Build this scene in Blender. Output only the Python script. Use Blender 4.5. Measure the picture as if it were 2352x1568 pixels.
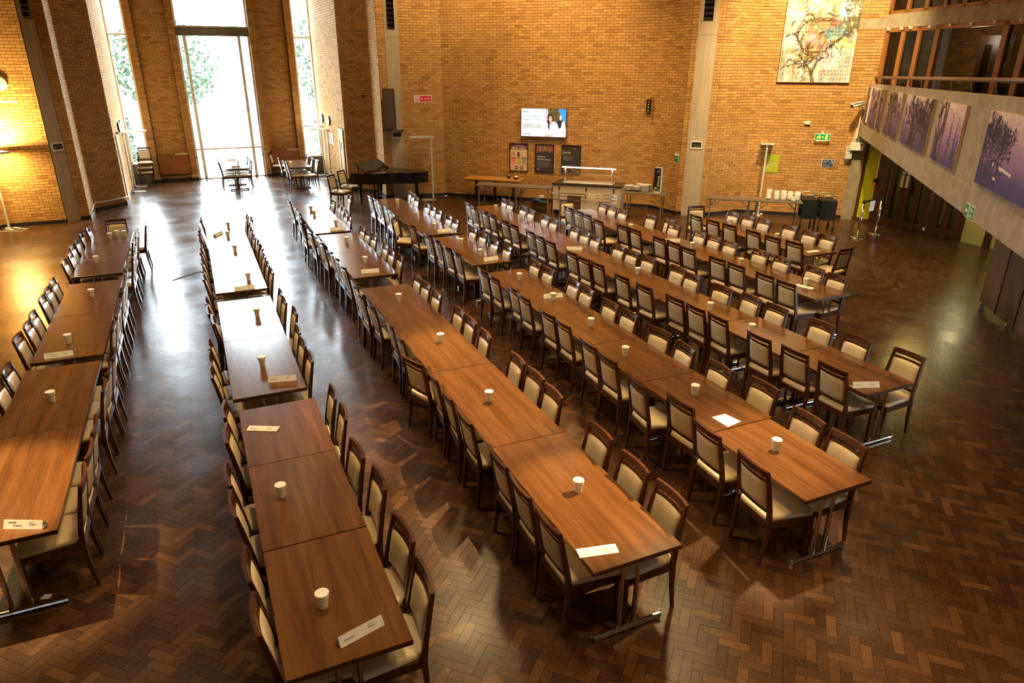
import bpy, bmesh, math, random
import numpy as np
from mathutils import Matrix, Vector
random.seed(7)
scene = bpy.context.scene
COL = scene.collection
PI = math.pi
for o in list(bpy.data.objects): bpy.data.objects.remove(o)

# ---------------------------------------------------------------- camera, world, light, exposure
CAM_H = 3.992
def set_camera():
    f, yaw, pit, rol = 1572.85, 0.42607468, 0.38276388, 0.00425916
    fwd = Vector((math.sin(yaw)*math.cos(pit), math.cos(yaw)*math.cos(pit), -math.sin(pit)))
    right0 = Vector((math.cos(yaw), -math.sin(yaw), 0)); up0 = right0.cross(fwd)
    r = math.cos(rol)*right0 + math.sin(rol)*up0; u = -math.sin(rol)*right0 + math.cos(rol)*up0
    cd = bpy.data.cameras.new('camera'); cd.sensor_width = 36.0; cd.lens = f*36/2352
    cd.clip_start = 0.05; cd.clip_end = 300
    c = bpy.data.objects.new('camera', cd); COL.objects.link(c)
    m = Matrix.Identity(4)
    for i in range(3): m[i][0] = r[i]; m[i][1] = u[i]; m[i][2] = -fwd[i]
    m[0][3], m[1][3], m[2][3] = 0, 0, CAM_H
    c.matrix_world = m; scene.camera = c
set_camera()
scene.view_settings.view_transform = 'Standard'
scene.view_settings.look = 'None'
scene.view_settings.exposure = 1.05
scene.view_settings.gamma = 1.0
scene.view_settings.use_curve_mapping = False
w = bpy.data.worlds.new('overcast sky'); scene.world = w; w.use_nodes = True
w.node_tree.nodes['Background'].inputs[0].default_value = (0.80, 0.91, 1.0, 1)
w.node_tree.nodes['Background'].inputs[1].default_value = 24.0

WARM = (1.0, 0.68, 0.29)
def lamp(name, kind, loc, power, color=WARM, target=None, **kw):
    d = bpy.data.lights.new(name, kind); d.energy = power; d.color = color
    for k, v in kw.items(): setattr(d, k, v)
    o = bpy.data.objects.new(name, d); COL.objects.link(o); o.location = loc
    if target is not None:
        o.rotation_euler = (Vector(target)-Vector(loc)).to_track_quat('-Z', 'Y').to_euler()
    return o
# sky portals in the three windows (they only guide the sky's own light)
for x0, x1, z0, z1 in ((0.1, 2.45, 0.05, 7.3), (-2.04, -1.45, 0.72, 7.3), (3.98, 4.62, 0.72, 7.3)):
    d = bpy.data.lights.new('window_portal', 'AREA'); d.shape = 'RECTANGLE'; d.size = x1-x0; d.size_y = z1-z0
    d.cycles.is_portal = True
    o = bpy.data.objects.new('window_portal', d); COL.objects.link(o)
    o.location = ((x0+x1)/2, 28.47, (z0+z1)/2); o.rotation_euler = (-PI/2, 0, 0)
# ceiling downlights of the hall, above the frame; the last is added fill for the servery
S = 'SPOT'
for i, (x, y, e) in enumerate(((-5.5, 17, 620), (-3.5, 9, 560), (1.3, 17, 260), (4.5, 12, 640), (1.5, 6.5, 560), (8.5, 15, 560),
                               (8.0, 9.5, 620), (12.0, 13.0, 560), (5.5, 4.0, 330), (12.5, 8.0, 90), (4.0, 1.0, 430), (9.0, 3.0, 110), (9.9, 15.2, 300))):
    lamp('ceiling_downlight', S, (x, y, 8.4), e, target=(x, y, 0), spot_size=2.1, spot_blend=0.9, shadow_soft_size=0.4)
# focused stage spots
lamp('stage_spot', S, (8.3, 4.6, 7.4), 5200, (1, .68, .30), (2.6, 4.0, .7), spot_size=math.radians(11), spot_blend=.6, shadow_soft_size=.04)
lamp('stage_spot', S, (5.5, 9.5, 8.2), 3600, (1, .70, .33), (2.4, 6.6, .7), spot_size=math.radians(24), spot_blend=.6, shadow_soft_size=.06)
lamp('stage_spot', S, (7.5, 5.5, 8.2), 3800, (1, .73, .38), (4.45, 4.0, .7), spot_size=math.radians(13), spot_blend=.8, shadow_soft_size=.2)
lamp('stage_spot', S, (-4.0, 8.0, 8.2), 4200, (1, .70, .30), (-1.95, 6.0, .7), spot_size=math.radians(15), spot_blend=.7, shadow_soft_size=.06)
lamp('stage_spot', S, (3.0, 1.0, 7.6), 1300, (1, .62, .22), (1.35, 1.8, 0), spot_size=math.radians(11), spot_blend=.5, shadow_soft_size=.04)
lamp('stage_spot', S, (3.0, 0.5, 7.6), 900, (1, .68, .28), (3.6, 1.9, 0), spot_size=math.radians(26), spot_blend=.8, shadow_soft_size=.15)
# wall washers along the cornice
lamp('wall_washer', S, (12.6, 11.6, 8.3), 1900, (1, .78, .40), (15.4, 14.8, 4.0), spot_size=1.15, spot_blend=.7, shadow_soft_size=.15)
lamp('wall_washer', S, (8.2, 17.2, 8.4), 900, (1, .70, .31), (10.2, 19.3, 5.6), spot_size=1.5, spot_blend=.9, shadow_soft_size=.15)
lamp('wall_washer', S, (7.9, 18.0, 8.4), 760, (1, .73, .36), (6.5, 21.8, 5.6), spot_size=1.2, spot_blend=.9, shadow_soft_size=.15)
lamp('gallery_lamp', 'AREA', (13.4, 8.9, 2.2), 16, (1, .78, .22), (13.4, 8.9, 0), shape='DISK', size=.5)
lamp('underside_lamp', 'AREA', (16.2, 9.8, 2.2), 10, (1, .85, .45), (16.2, 9.8, 0), shape='DISK', size=.3)
lamp('gallery_corridor_fill', 'POINT', (17.2, 11.5, 4.6), 8, (1, .85, .6), shadow_soft_size=.2)  # added fill light, lifts the dark corridor behind the glazed screen
# ---------------------------------------------------------------- materials
MATS = {}
def nodes_of(m): m.use_nodes = True; return m.node_tree.nodes, m.node_tree.links
def plain(name, col, rough=.5, metal=0, spec=.5, emit=0, alpha=None, coat=0):
    if name in MATS: return MATS[name]
    m = bpy.data.materials.new(name); N, L = nodes_of(m); b = N['Principled BSDF']
    b.inputs['Base Color'].default_value = (*col, 1); b.inputs['Roughness'].default_value = rough
    b.inputs['Metallic'].default_value = metal; b.inputs['Specular IOR Level'].default_value = spec
    b.inputs['Coat Weight'].default_value = coat
    if emit:
        b.inputs['Emission Color'].default_value = (*col, 1); b.inputs['Emission Strength'].default_value = emit
    MATS[name] = m; return m
def node(N, t, **kw):
    n = N.new(t)
    for k, v in kw.items(): setattr(n, k, v)
    return n
def ramp(N, stops):
    r = N.new('ShaderNodeValToRGB'); e = r.color_ramp.elements
    while len(e) < len(stops): e.new(.5)
    for i, (p, c) in enumerate(stops): e[i].position = p; e[i].color = (*c, 1)
    return r
def piece_random(N, L):
    oi = N.new('ShaderNodeObjectInfo'); ge = N.new('ShaderNodeNewGeometry')
    a = node(N, 'ShaderNodeMath', operation='ADD'); f = node(N, 'ShaderNodeMath', operation='FRACT')
    L.new(oi.outputs['Random'], a.inputs[0]); L.new(ge.outputs['Random Per Island'], a.inputs[1]); L.new(a.outputs[0], f.inputs[0])
    return f.outputs[0]
def brick_mat():
    m = bpy.data.materials.new('brick'); N, L = nodes_of(m); b = N['Principled BSDF']
    rnd = piece_random(N, L)
    r = ramp(N, ((0, (.35, .172, .056)), (.06, (.43, .220, .071)), (.3, (.50, .262, .085)), (.75, (.55, .295, .098)), (1, (.60, .335, .118))))
    L.new(rnd, r.inputs[0])
    tc = N.new('ShaderNodeNewGeometry'); n1 = N.new('ShaderNodeTexNoise'); n1.inputs['Scale'].default_value = 45; n1.inputs['Detail'].default_value = 3
    L.new(tc.outputs['Position'], n1.inputs['Vector'])
    mx = node(N, 'ShaderNodeMix', data_type='RGBA', blend_type='MULTIPLY'); mx.inputs[0].default_value = .5
    L.new(r.outputs[0], mx.inputs[6]); r2 = ramp(N, ((.3, (.72, .7, .66)), (.7, (1.1, 1.1, 1.1)))); L.new(n1.outputs[0], r2.inputs[0]); L.new(r2.outputs[0], mx.inputs[7])
    L.new(mx.outputs[2], b.inputs['Base Color']); b.inputs['Roughness'].default_value = .85; b.inputs['Specular IOR Level'].default_value = .2
    bp = N.new('ShaderNodeBump'); bp.inputs['Strength'].default_value = .25; bp.inputs['Distance'].default_value = .004; L.new(n1.outputs[0], bp.inputs['Height']); L.new(bp.outputs[0], b.inputs['Normal'])
    MATS['brick'] = m; return m
def brick_far_mat():
    m = bpy.data.materials.new('brick_high'); N, L = nodes_of(m); b = N['Principled BSDF']
    tc = N.new('ShaderNodeTexCoord'); t = N.new('ShaderNodeTexBrick'); t.inputs['Scale'].default_value = 1
    t.inputs['Brick Width'].default_value = .225; t.inputs['Row Height'].default_value = .075; t.inputs['Mortar Size'].default_value = .006
    t.inputs['Color1'].default_value = (.5, .29, .12, 1); t.inputs['Color2'].default_value = (.58, .36, .15, 1); t.inputs['Mortar'].default_value = (.2, .13, .07, 1)
    L.new(tc.outputs['UV'], t.inputs['Vector']); L.new(t.outputs[0], b.inputs['Base Color']); b.inputs['Roughness'].default_value = .9
    MATS['brick_high'] = m; return m
def parquet_mat():
    m = bpy.data.materials.new('parquet'); N, L = nodes_of(m); b = N['Principled BSDF']
    rnd = piece_random(N, L)
    r = ramp(N, ((0, (.043, .0185, .0090)), (.3, (.058, .0255, .0115)), (.75, (.076, .034, .0145)), (.95, (.098, .044, .018)), (1, (.125, .058, .023))))
    L.new(rnd, r.inputs[0])
    ge = N.new('ShaderNodeNewGeometry'); n1 = N.new('ShaderNodeTexNoise'); n1.inputs['Scale'].default_value = 60; n1.inputs['Detail'].default_value = 4; n1.inputs['Distortion'].default_value = 1.5
    L.new(ge.outputs['Position'], n1.inputs['Vector'])
    r2 = ramp(N, ((.32, (.55, .52, .5)), (.68, (1.25, 1.25, 1.25)))); L.new(n1.outputs[0], r2.inputs[0])
    mx = node(N, 'ShaderNodeMix', data_type='RGBA', blend_type='MULTIPLY'); mx.inputs[0].default_value = .8
    L.new(r.outputs[0], mx.inputs[6]); L.new(r2.outputs[0], mx.inputs[7]); L.new(mx.outputs[2], b.inputs['Base Color'])
    n2 = N.new('ShaderNodeTexNoise'); n2.inputs['Scale'].default_value = 1.3; n2.inputs['Detail'].default_value = 5; L.new(ge.outputs['Position'], n2.inputs['Vector'])
    mr = node(N, 'ShaderNodeMapRange'); mr.inputs['To Min'].default_value = .20; mr.inputs['To Max'].default_value = .32; mr.inputs['From Min'].default_value = .3; mr.inputs['From Max'].default_value = .7
    L.new(n2.outputs[0], mr.inputs[0]); L.new(mr.outputs[0], b.inputs['Roughness']); b.inputs['Specular IOR Level'].default_value = .4
    bp = N.new('ShaderNodeBump'); bp.inputs['Strength'].default_value = .06; bp.inputs['Distance'].default_value = .002; L.new(n1.outputs[0], bp.inputs['Height']); L.new(bp.outputs[0], b.inputs['Normal'])
    MATS['parquet'] = m; return m
def wood_mat(name, dark, light, rough, along='Y', scale=14, stripes=1.0, spec=.5):
    m = bpy.data.materials.new(name); N, L = nodes_of(m); b = N['Principled BSDF']
    tc = N.new('ShaderNodeTexCoord'); oi = N.new('ShaderNodeObjectInfo')
    ad = node(N, 'ShaderNodeVectorMath', operation='ADD'); sc = node(N, 'ShaderNodeVectorMath', operation='SCALE'); cb = N.new('ShaderNodeCombineXYZ')
    for i in range(3): L.new(oi.outputs['Random'], cb.inputs[i])
    sc.inputs['Scale'].default_value = 37.0; L.new(cb.outputs[0], sc.inputs[0])
    L.new(tc.outputs['Object'], ad.inputs[0]); L.new(sc.outputs[0], ad.inputs[1])
    mp = N.new('ShaderNodeMapping'); s = [scale, scale, scale]; s['XYZ'.index(along)] = scale*.07; mp.inputs['Scale'].default_value = s
    L.new(ad.outputs[0], mp.inputs[0])
    n1 = N.new('ShaderNodeTexNoise'); n1.inputs['Scale'].default_value = 1; n1.inputs['Detail'].default_value = 6; n1.inputs['Distortion'].default_value = .5; L.new(mp.outputs[0], n1.inputs['Vector'])
    n2 = N.new('ShaderNodeTexNoise'); n2.inputs['Scale'].default_value = 5; n2.inputs['Detail'].default_value = 4; L.new(mp.outputs[0], n2.inputs['Vector'])
    av = node(N, 'ShaderNodeMath', operation='MULTIPLY_ADD'); av.inputs[1].default_value = .35*stripes; L.new(n2.outputs[0], av.inputs[0])
    m2 = node(N, 'ShaderNodeMath', operation='MULTIPLY'); m2.inputs[1].default_value = .8*stripes; L.new(n1.outputs[0], m2.inputs[0]); L.new(m2.outputs[0], av.inputs[2])
    r = ramp(N, ((.38*stripes, dark), (.74*stripes, light))); L.new(av.outputs[0], r.inputs[0])
    hv = N.new('ShaderNodeHueSaturation'); mr = node(N, 'ShaderNodeMapRange'); mr.inputs['To Min'].default_value = .86; mr.inputs['To Max'].default_value = 1.12
    L.new(oi.outputs['Random'], mr.inputs[0]); L.new(mr.outputs[0], hv.inputs['Value']); L.new(r.outputs[0], hv.inputs['Color'])
    L.new(hv.outputs[0], b.inputs['Base Color']); b.inputs['Roughness'].default_value = rough; b.inputs['Specular IOR Level'].default_value = spec
    MATS[name] = m; return m
def concrete_mat(name, c1, c2, vert=True, rough=.85):
    m = bpy.data.materials.new(name); N, L = nodes_of(m); b = N['Principled BSDF']
    ge = N.new('ShaderNodeNewGeometry'); mp = N.new('ShaderNodeMapping'); mp.inputs['Scale'].default_value = (30, 30, 1.2) if vert else (6, 6, 6); L.new(ge.outputs['Position'], mp.inputs[0])
    n = N.new('ShaderNodeTexNoise'); n.inputs['Scale'].default_value = 1; n.inputs['Detail'].default_value = 8; L.new(mp.outputs[0], n.inputs['Vector'])
    r = ramp(N, ((.3, c1), (.7, c2))); L.new(n.outputs[0], r.inputs[0]); L.new(r.outputs[0], b.inputs['Base Color']); b.inputs['Roughness'].default_value = rough
    bp = N.new('ShaderNodeBump'); bp.inputs['Strength'].default_value = .15; bp.inputs['Distance'].default_value = .002; L.new(n.outputs[0], bp.inputs['Height']); L.new(bp.outputs[0], b.inputs['Normal'])
    MATS[name] = m; return m
def glass_mat(name, tint=(1, 1, 1), refl=1.0):
    m = bpy.data.materials.new(name); N, L = nodes_of(m); N.remove(N['Principled BSDF']); out = N['Material Output']
    t = N.new('ShaderNodeBsdfTransparent'); t.inputs[0].default_value = (*tint, 1); g = N.new('ShaderNodeBsdfGlossy'); g.inputs['Roughness'].default_value = .03
    lw = N.new('ShaderNodeLayerWeight'); lw.inputs[0].default_value = .5; pw = node(N, 'ShaderNodeMath', operation='POWER'); pw.inputs[1].default_value = 5
    fr = node(N, 'ShaderNodeMath', operation='MULTIPLY_ADD'); fr.inputs[1].default_value = .9; fr.inputs[2].default_value = .03; mx = N.new('ShaderNodeMixShader')
    L.new(lw.outputs['Facing'], pw.inputs[0]); L.new(pw.outputs[0], fr.inputs[0])
    L.new(fr.outputs[0], mx.inputs[0]); L.new(t.outputs[0], mx.inputs[1]); L.new(g.outputs[0], mx.inputs[2]); L.new(mx.outputs[0], out.inputs[0])
    MATS[name] = m; return m
def vcol_mat(name, rough=.6, emit=0):
    m = bpy.data.materials.new(name); N, L = nodes_of(m); b = N['Principled BSDF']
    a = N.new('ShaderNodeAttribute'); a.attribute_name = 'print'; L.new(a.outputs['Color'], b.inputs['Base Color']); b.inputs['Roughness'].default_value = rough
    if emit: L.new(a.outputs['Color'], b.inputs['Emission Color']); b.inputs['Emission Strength'].default_value = emit
    MATS[name] = m; return m
brick_mat(); brick_far_mat(); parquet_mat()
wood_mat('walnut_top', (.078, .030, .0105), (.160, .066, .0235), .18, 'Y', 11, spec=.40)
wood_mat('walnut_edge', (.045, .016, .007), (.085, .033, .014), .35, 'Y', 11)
wood_mat('chair_wood', (.042, .0125, .0060), (.088, .0270, .0120), .22, 'Z', 20)
wood_mat('teak', (.22, .075, .015), (.36, .14, .035), .4, 'Z', 12)
wood_mat('dark_door', (.035, .014, .007), (.07, .028, .012), .35, 'Z', 12)
wood_mat('cafe_top', (.42, .19, .045), (.66, .33, .085), .35, 'X', 10)
wood_mat('panel_wood', (.26, .085, .022), (.36, .13, .034), .45, 'X', 10)
wood_mat('pale_door', (.48, .31, .14), (.60, .42, .2), .45, 'Z', 8)
wood_mat('cabinet_board', (.10, .055, .03), (.16, .085, .045), .5, 'Z', 6)
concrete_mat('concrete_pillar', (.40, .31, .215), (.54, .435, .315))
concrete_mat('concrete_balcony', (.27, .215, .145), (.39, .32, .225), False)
concrete_mat('concrete_dark', (.13, .115, .09), (.20, .175, .14), False)
concrete_mat('mortar', (.12, .072, .033), (.19, .118, .058), False)
concrete_mat('ceiling_timber', (.10, .06, .03), (.16, .095, .05), False); concrete_mat('plaster', (.40, .30, .18), (.48, .36, .22), False)
glass_mat('window_glass', (.96, .98, .97)); glass_mat('clear_glass'); glass_mat('smoked_glass', (.45, .45, .42))
vcol_mat('printed', .5); vcol_mat('printed_canvas', .8); vcol_mat('screen_print', .3, .42)
P = plain
P('vinyl', (.70, .565, .375), .36); P('chrome', (.62, .60, .56), .18, 1); P('steel', (.55, .54, .52), .3, 1)
P('foam', (.86, .82, .74), .6); P('paper', (.84, .83, .82), .7); P('ink_pen', (.16, .14, .24), .6); P('ink_grey', (.33, .32, .36), .6); P('ink_black', (.02, .02, .025), .5)
P('black', (.012, .011, .010), .45); P('piano_black', (.010, .008, .007), .12); P('black_rubber', (.015, .014, .013), .8)
P('skirting', (.018, .014, .011), .5); P('white_paint', (.78, .76, .72), .4); P('cream_frame', (.80, .74, .63), .4); P('lamp_grey', (.62, .60, .56), .35)
P('red_sign', (.62, .012, .022), .4); P('white_sign', (.85, .84, .82), .4); P('green_sign', (.0, .22, .075), .4); P('lime', (.42, .46, .012), .5); P('navy', (.035, .055, .14), .45)
P('ceramic', (.88, .85, .79), .25); P('grey_top', (.18, .135, .105), .5); P('grey_leg', (.30, .25, .19), .4, .3); P('laminate_cream', (.78, .62, .42), .45); P('granite', (.035, .028, .024), .2)
P('card_brown', (.34, .20, .10), .8); P('blue_bag', (.01, .30, .48), .35); P('speaker_cloth', (.11, .08, .055), .9); P('vent_dark', (.01, .009, .008), .6); P('ochre_wall', (.50, .46, .17), .7)
P('rail_brown', (.19, .095, .055), .4); P('purple', (.13, .035, .10), .6); P('yellow_pic', (.9, .42, .03), .5); P('red_led', (1, .03, .02), .4, emit=.8); P('amber_led', (1, .45, .05), .4, emit=.35)
P('tube_light', (1, .95, .86), .4, emit=5); P('globe_light', (1, .86, .58), .4, emit=3.2); P('exit_lamp', (1, .62, .12), .4, emit=2.5); P('uplight', (1, .80, .42), .4, emit=30)
P('leaf', (.038, .062, .030), .7); P('bark', (.12, .09, .06), .8); P('lawn', (.06, .075, .05), .9); P('grey_ext', (.35, .34, .32), .8)

# ---------------------------------------------------------------- mesh helpers
class MB:
    def __init__(s): s.v = []; s.f = []
    def add(s, vs, fs):
        n = len(s.v); s.v += [tuple(p) for p in vs]; s.f += [tuple(i+n for i in f) for f in fs]; return s
    def box(s, x0, x1, y0, y1, z0, z1):
        return s.add([(x0,y0,z0),(x1,y0,z0),(x1,y1,z0),(x0,y1,z0),(x0,y0,z1),(x1,y0,z1),(x1,y1,z1),(x0,y1,z1)],
                     [(0,3,2,1),(4,5,6,7),(0,1,5,4),(1,2,6,5),(2,3,7,6),(3,0,4,7)])
    def cbox(s, c, d): return s.box(c[0]-d[0]/2, c[0]+d[0]/2, c[1]-d[1]/2, c[1]+d[1]/2, c[2]-d[2]/2, c[2]+d[2]/2)
    def loft(s, rings, cap=True, closed=True):
        n = len(rings[0]); vs = [p for r in rings for p in r]; fs = []
        for i in range(len(rings)-1):
            for j in range(n if closed else n-1):
                a = i*n+j; b = i*n+(j+1) % n; fs.append((a, b, b+n, a+n))
        if cap: fs.append(tuple(range(n-1, -1, -1))); fs.append(tuple((len(rings)-1)*n+i for i in range(n)))
        return s.add(vs, fs)
    def tube(s, pts, r, n=8, cap=True):
        pts = [Vector(p) for p in pts]; rings = []; rs = r if isinstance(r, (list, tuple)) else [r]*len(pts)
        for i, p in enumerate(pts):
            d = (pts[min(i+1, len(pts)-1)]-pts[max(i-1, 0)]).normalized()
            a = d.cross(Vector((0, 0, 1)) if abs(d.z) < .9 else Vector((1, 0, 0))).normalized(); b = d.cross(a)
            rings.append([p+(a*math.cos(2*PI*k/n)+b*math.sin(2*PI*k/n))*rs[i] for k in range(n)])
        return s.loft(rings, cap)
    def lathe(s, prof, c=(0, 0, 0), n=16, cap=True):
        return s.loft([[(c[0]+r*math.cos(2*PI*k/n), c[1]+r*math.sin(2*PI*k/n), c[2]+z) for k in range(n)] for r, z in prof], cap)
    def prism(s, poly, z0, z1):
        n = len(poly); return s.add([(x, y, z0) for x, y in poly]+[(x, y, z1) for x, y in poly],
            [tuple(range(n-1, -1, -1)), tuple(range(n, 2*n))]+[(i, (i+1) % n, n+(i+1) % n, n+i) for i in range(n)])
    def mesh(s, name, mat, smooth=False):
        me = bpy.data.meshes.new(name); me.from_pydata(s.v, [], s.f); me.update()
        bm = bmesh.new(); bm.from_mesh(me); bmesh.ops.recalc_face_normals(bm, faces=bm.faces); bm.to_mesh(me); bm.free()
        if mat: me.materials.append(MATS[mat])
        if smooth: me.polygons.foreach_set('use_smooth', [True]*len(me.polygons))
        return me
def link(name, me, parent=None, loc=None, rz=None):
    o = bpy.data.objects.new(name, me); COL.objects.link(o)
    if parent is not None: o.parent = parent
    if loc is not None: o.location = loc
    if rz is not None: o.rotation_euler = (0, 0, rz)
    return o
def obj(name, mb, mat, parent=None, smooth=False, loc=None, rz=None): return link(name, mb.mesh(name, mat, smooth), parent, loc, rz)
def thing(name, label, cat, loc=(0, 0, 0), rz=0, group=None):
    o = link(name, None, None, loc, rz); o.empty_display_size = .1; tag(o, label, cat, group); return o
def tag(o, label, cat, group=None):
    o['label'] = label; o['category'] = cat
    if group: o['group'] = group
    return o
def struct(o, label=None):
    o['kind'] = 'structure'
    if label: o['label'] = label
    return o
def dup(root, loc, rz, label=None, group=None):
    r = root.copy(); COL.objects.link(r); r.location = loc; r.rotation_euler = (0, 0, rz)
    if label: r['label'] = label
    if group: r['group'] = group
    for ch in list(root.children):
        c = ch.copy(); COL.objects.link(c); c.parent = r
        for g in list(ch.children):
            d = g.copy(); COL.objects.link(d); d.parent = c
    return r
TXT = {}
def text_mesh(txt, size, mat, bold=0.0, align='LEFT'):
    key = (txt, round(size, 4), mat, bold, align)
    if key in TXT: return TXT[key]
    cu = bpy.data.curves.new('lettering', 'FONT'); cu.body = txt; cu.size = size; cu.align_x = align; cu.offset = bold*size; cu.resolution_u = 3; cu.extrude = .0006
    o = bpy.data.objects.new('lettering', cu); COL.objects.link(o)
    dg = bpy.context.evaluated_depsgraph_get(); dg.update()
    me = bpy.data.meshes.new_from_object(o.evaluated_get(dg)); bpy.data.objects.remove(o)
    me.materials.clear(); me.materials.append(MATS[mat]); TXT[key] = me
    return me
ORD = ['nearest', 'second', 'third', 'fourth', 'fifth', 'sixth', 'seventh', 'eighth', 'ninth', 'tenth', 'eleventh', 'twelfth', 'thirteenth', 'fourteenth', 'fifteenth', 'sixteenth', 'seventeenth', 'eighteenth', 'nineteenth', 'twentieth', 'twenty-first', 'twenty-second', 'twenty-third', 'twenty-fourth', 'twenty-fifth']
ROWN = ['', 'first', 'second', 'third', 'fourth', 'fifth', 'sixth', 'seventh']
# ---------------------------------------------------------------- the room
ZC = 8.8          # ceiling
ZB = 6.3          # bricks are laid one by one up to here (above the frame a brick-patterned wall goes on)
HALL = [(-10, -4), (-10, 16.4), (-4.70, 21.68), (-2.86, 22.0), (-2.86, 23.15), (-2.07, 23.97), (-2.06, 28.6), (4.66, 28.6), (4.72, 23.9), (5.52, 23.1), (5.52, 22.0), (7.41, 21.68), (12.39, 17.3), (12.52, 16.15), (13.16, 15.62), (14.4, 15.63), (16.74, 13.58), (17.0, 10.6), (17.6, 10.0), (17.6, -4)]
def inside(x, y):
    c = False; j = len(HALL)-1
    for i in range(len(HALL)):
        xi, yi = HALL[i]; xj, yj = HALL[j]
        if (yi > y) != (yj > y) and x < (xj-xi)*(y-yi)/(yj-yi)+xi: c = not c
        j = i
    return c
fl = struct(obj('floor', MB().box(-10.2, 20.5, -4.2, 28.7, -.2, -.012), 'skirting'), 'dark glossy herringbone parquet floor of wooden blocks')
BL_, BW_ = .2286, .0762
def block_mb(mb, cx, cy, ang, tx, ty, l=BL_, w=BW_):
    ca, sa = math.cos(ang), math.sin(ang); vs = []
    for dl, dw, z in ((l/2, w/2, -.012), (l/2-.0012, w/2-.0012, 0)):
        for sx, sy in ((-1, -1), (1, -1), (1, 1), (-1, 1)):
            u, v = sx*dl, sy*dw
            vs.append((cx+u*ca-v*sa, cy+u*sa+v*ca, z+(u*tx+v*ty if z == 0 else 0)))
    mb.add(vs, [(4, 5, 6, 7), (0, 1, 5, 4), (1, 2, 6, 5), (2, 3, 7, 6), (3, 0, 4, 7)])
blocks = []
q2 = 1/math.sqrt(2)
for k in range(-60, 330):
    for mI in range(-34, 64):
        for (u0, u1, v0, v1, a) in ((0, 3, 0, 1, 0), (3, 4, -2, 1, 1)):
            u = ((u0+u1)/2+k+3*mI)*BW_; v = ((v0+v1)/2+k-3*mI)*BW_
            x, y = (u-v)*q2, (u+v)*q2
            if y < 1.2 or y > 28.4 or x < -9 or x > 17.4 or not inside(x, y): continue
            blocks.append((x, y, PI/4+(PI/2 if a else 0)))
rng = random.Random(3)
def vis_near(b):
    x, y = b[0], b[1]; c, s = math.cos(.42607), math.sin(.42607)
    d = x*s+y*c; r = x*c-y*s
    py = 784-1572.85*((-CAM_H)*math.cos(.38276)+d*math.sin(.38276))/(d*math.cos(.38276)+CAM_H*math.sin(.38276))
    return math.hypot(x, y) if abs(r) < .80*d and py < 1580 else 1e3+math.hypot(x, y)
blocks.sort(key=vis_near)
protos = []
for i in range(6):
    m_ = MB(); block_mb(m_, 0, 0, 0, rng.uniform(-.003, .003), rng.uniform(-.004, .004)); protos.append(m_.mesh('parquet_block', 'parquet'))
for i, (x, y, a) in enumerate(blocks[:300]): link('parquet_block', protos[i % 6], fl, (x, y, 0), a+(PI if i % 2 else 0))
m_ = MB()
for (x, y, a) in blocks[300:]: block_mb(m_, x, y, a, rng.uniform(-.003, .003), rng.uniform(-.004, .004))
me = bpy.data.meshes.new('parquet_blocks'); me.from_pydata(m_.v, [], m_.f); me.materials.append(MATS['parquet'])
o = link('parquet_blocks', me, fl); o['kind'] = 'stuff'

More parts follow.
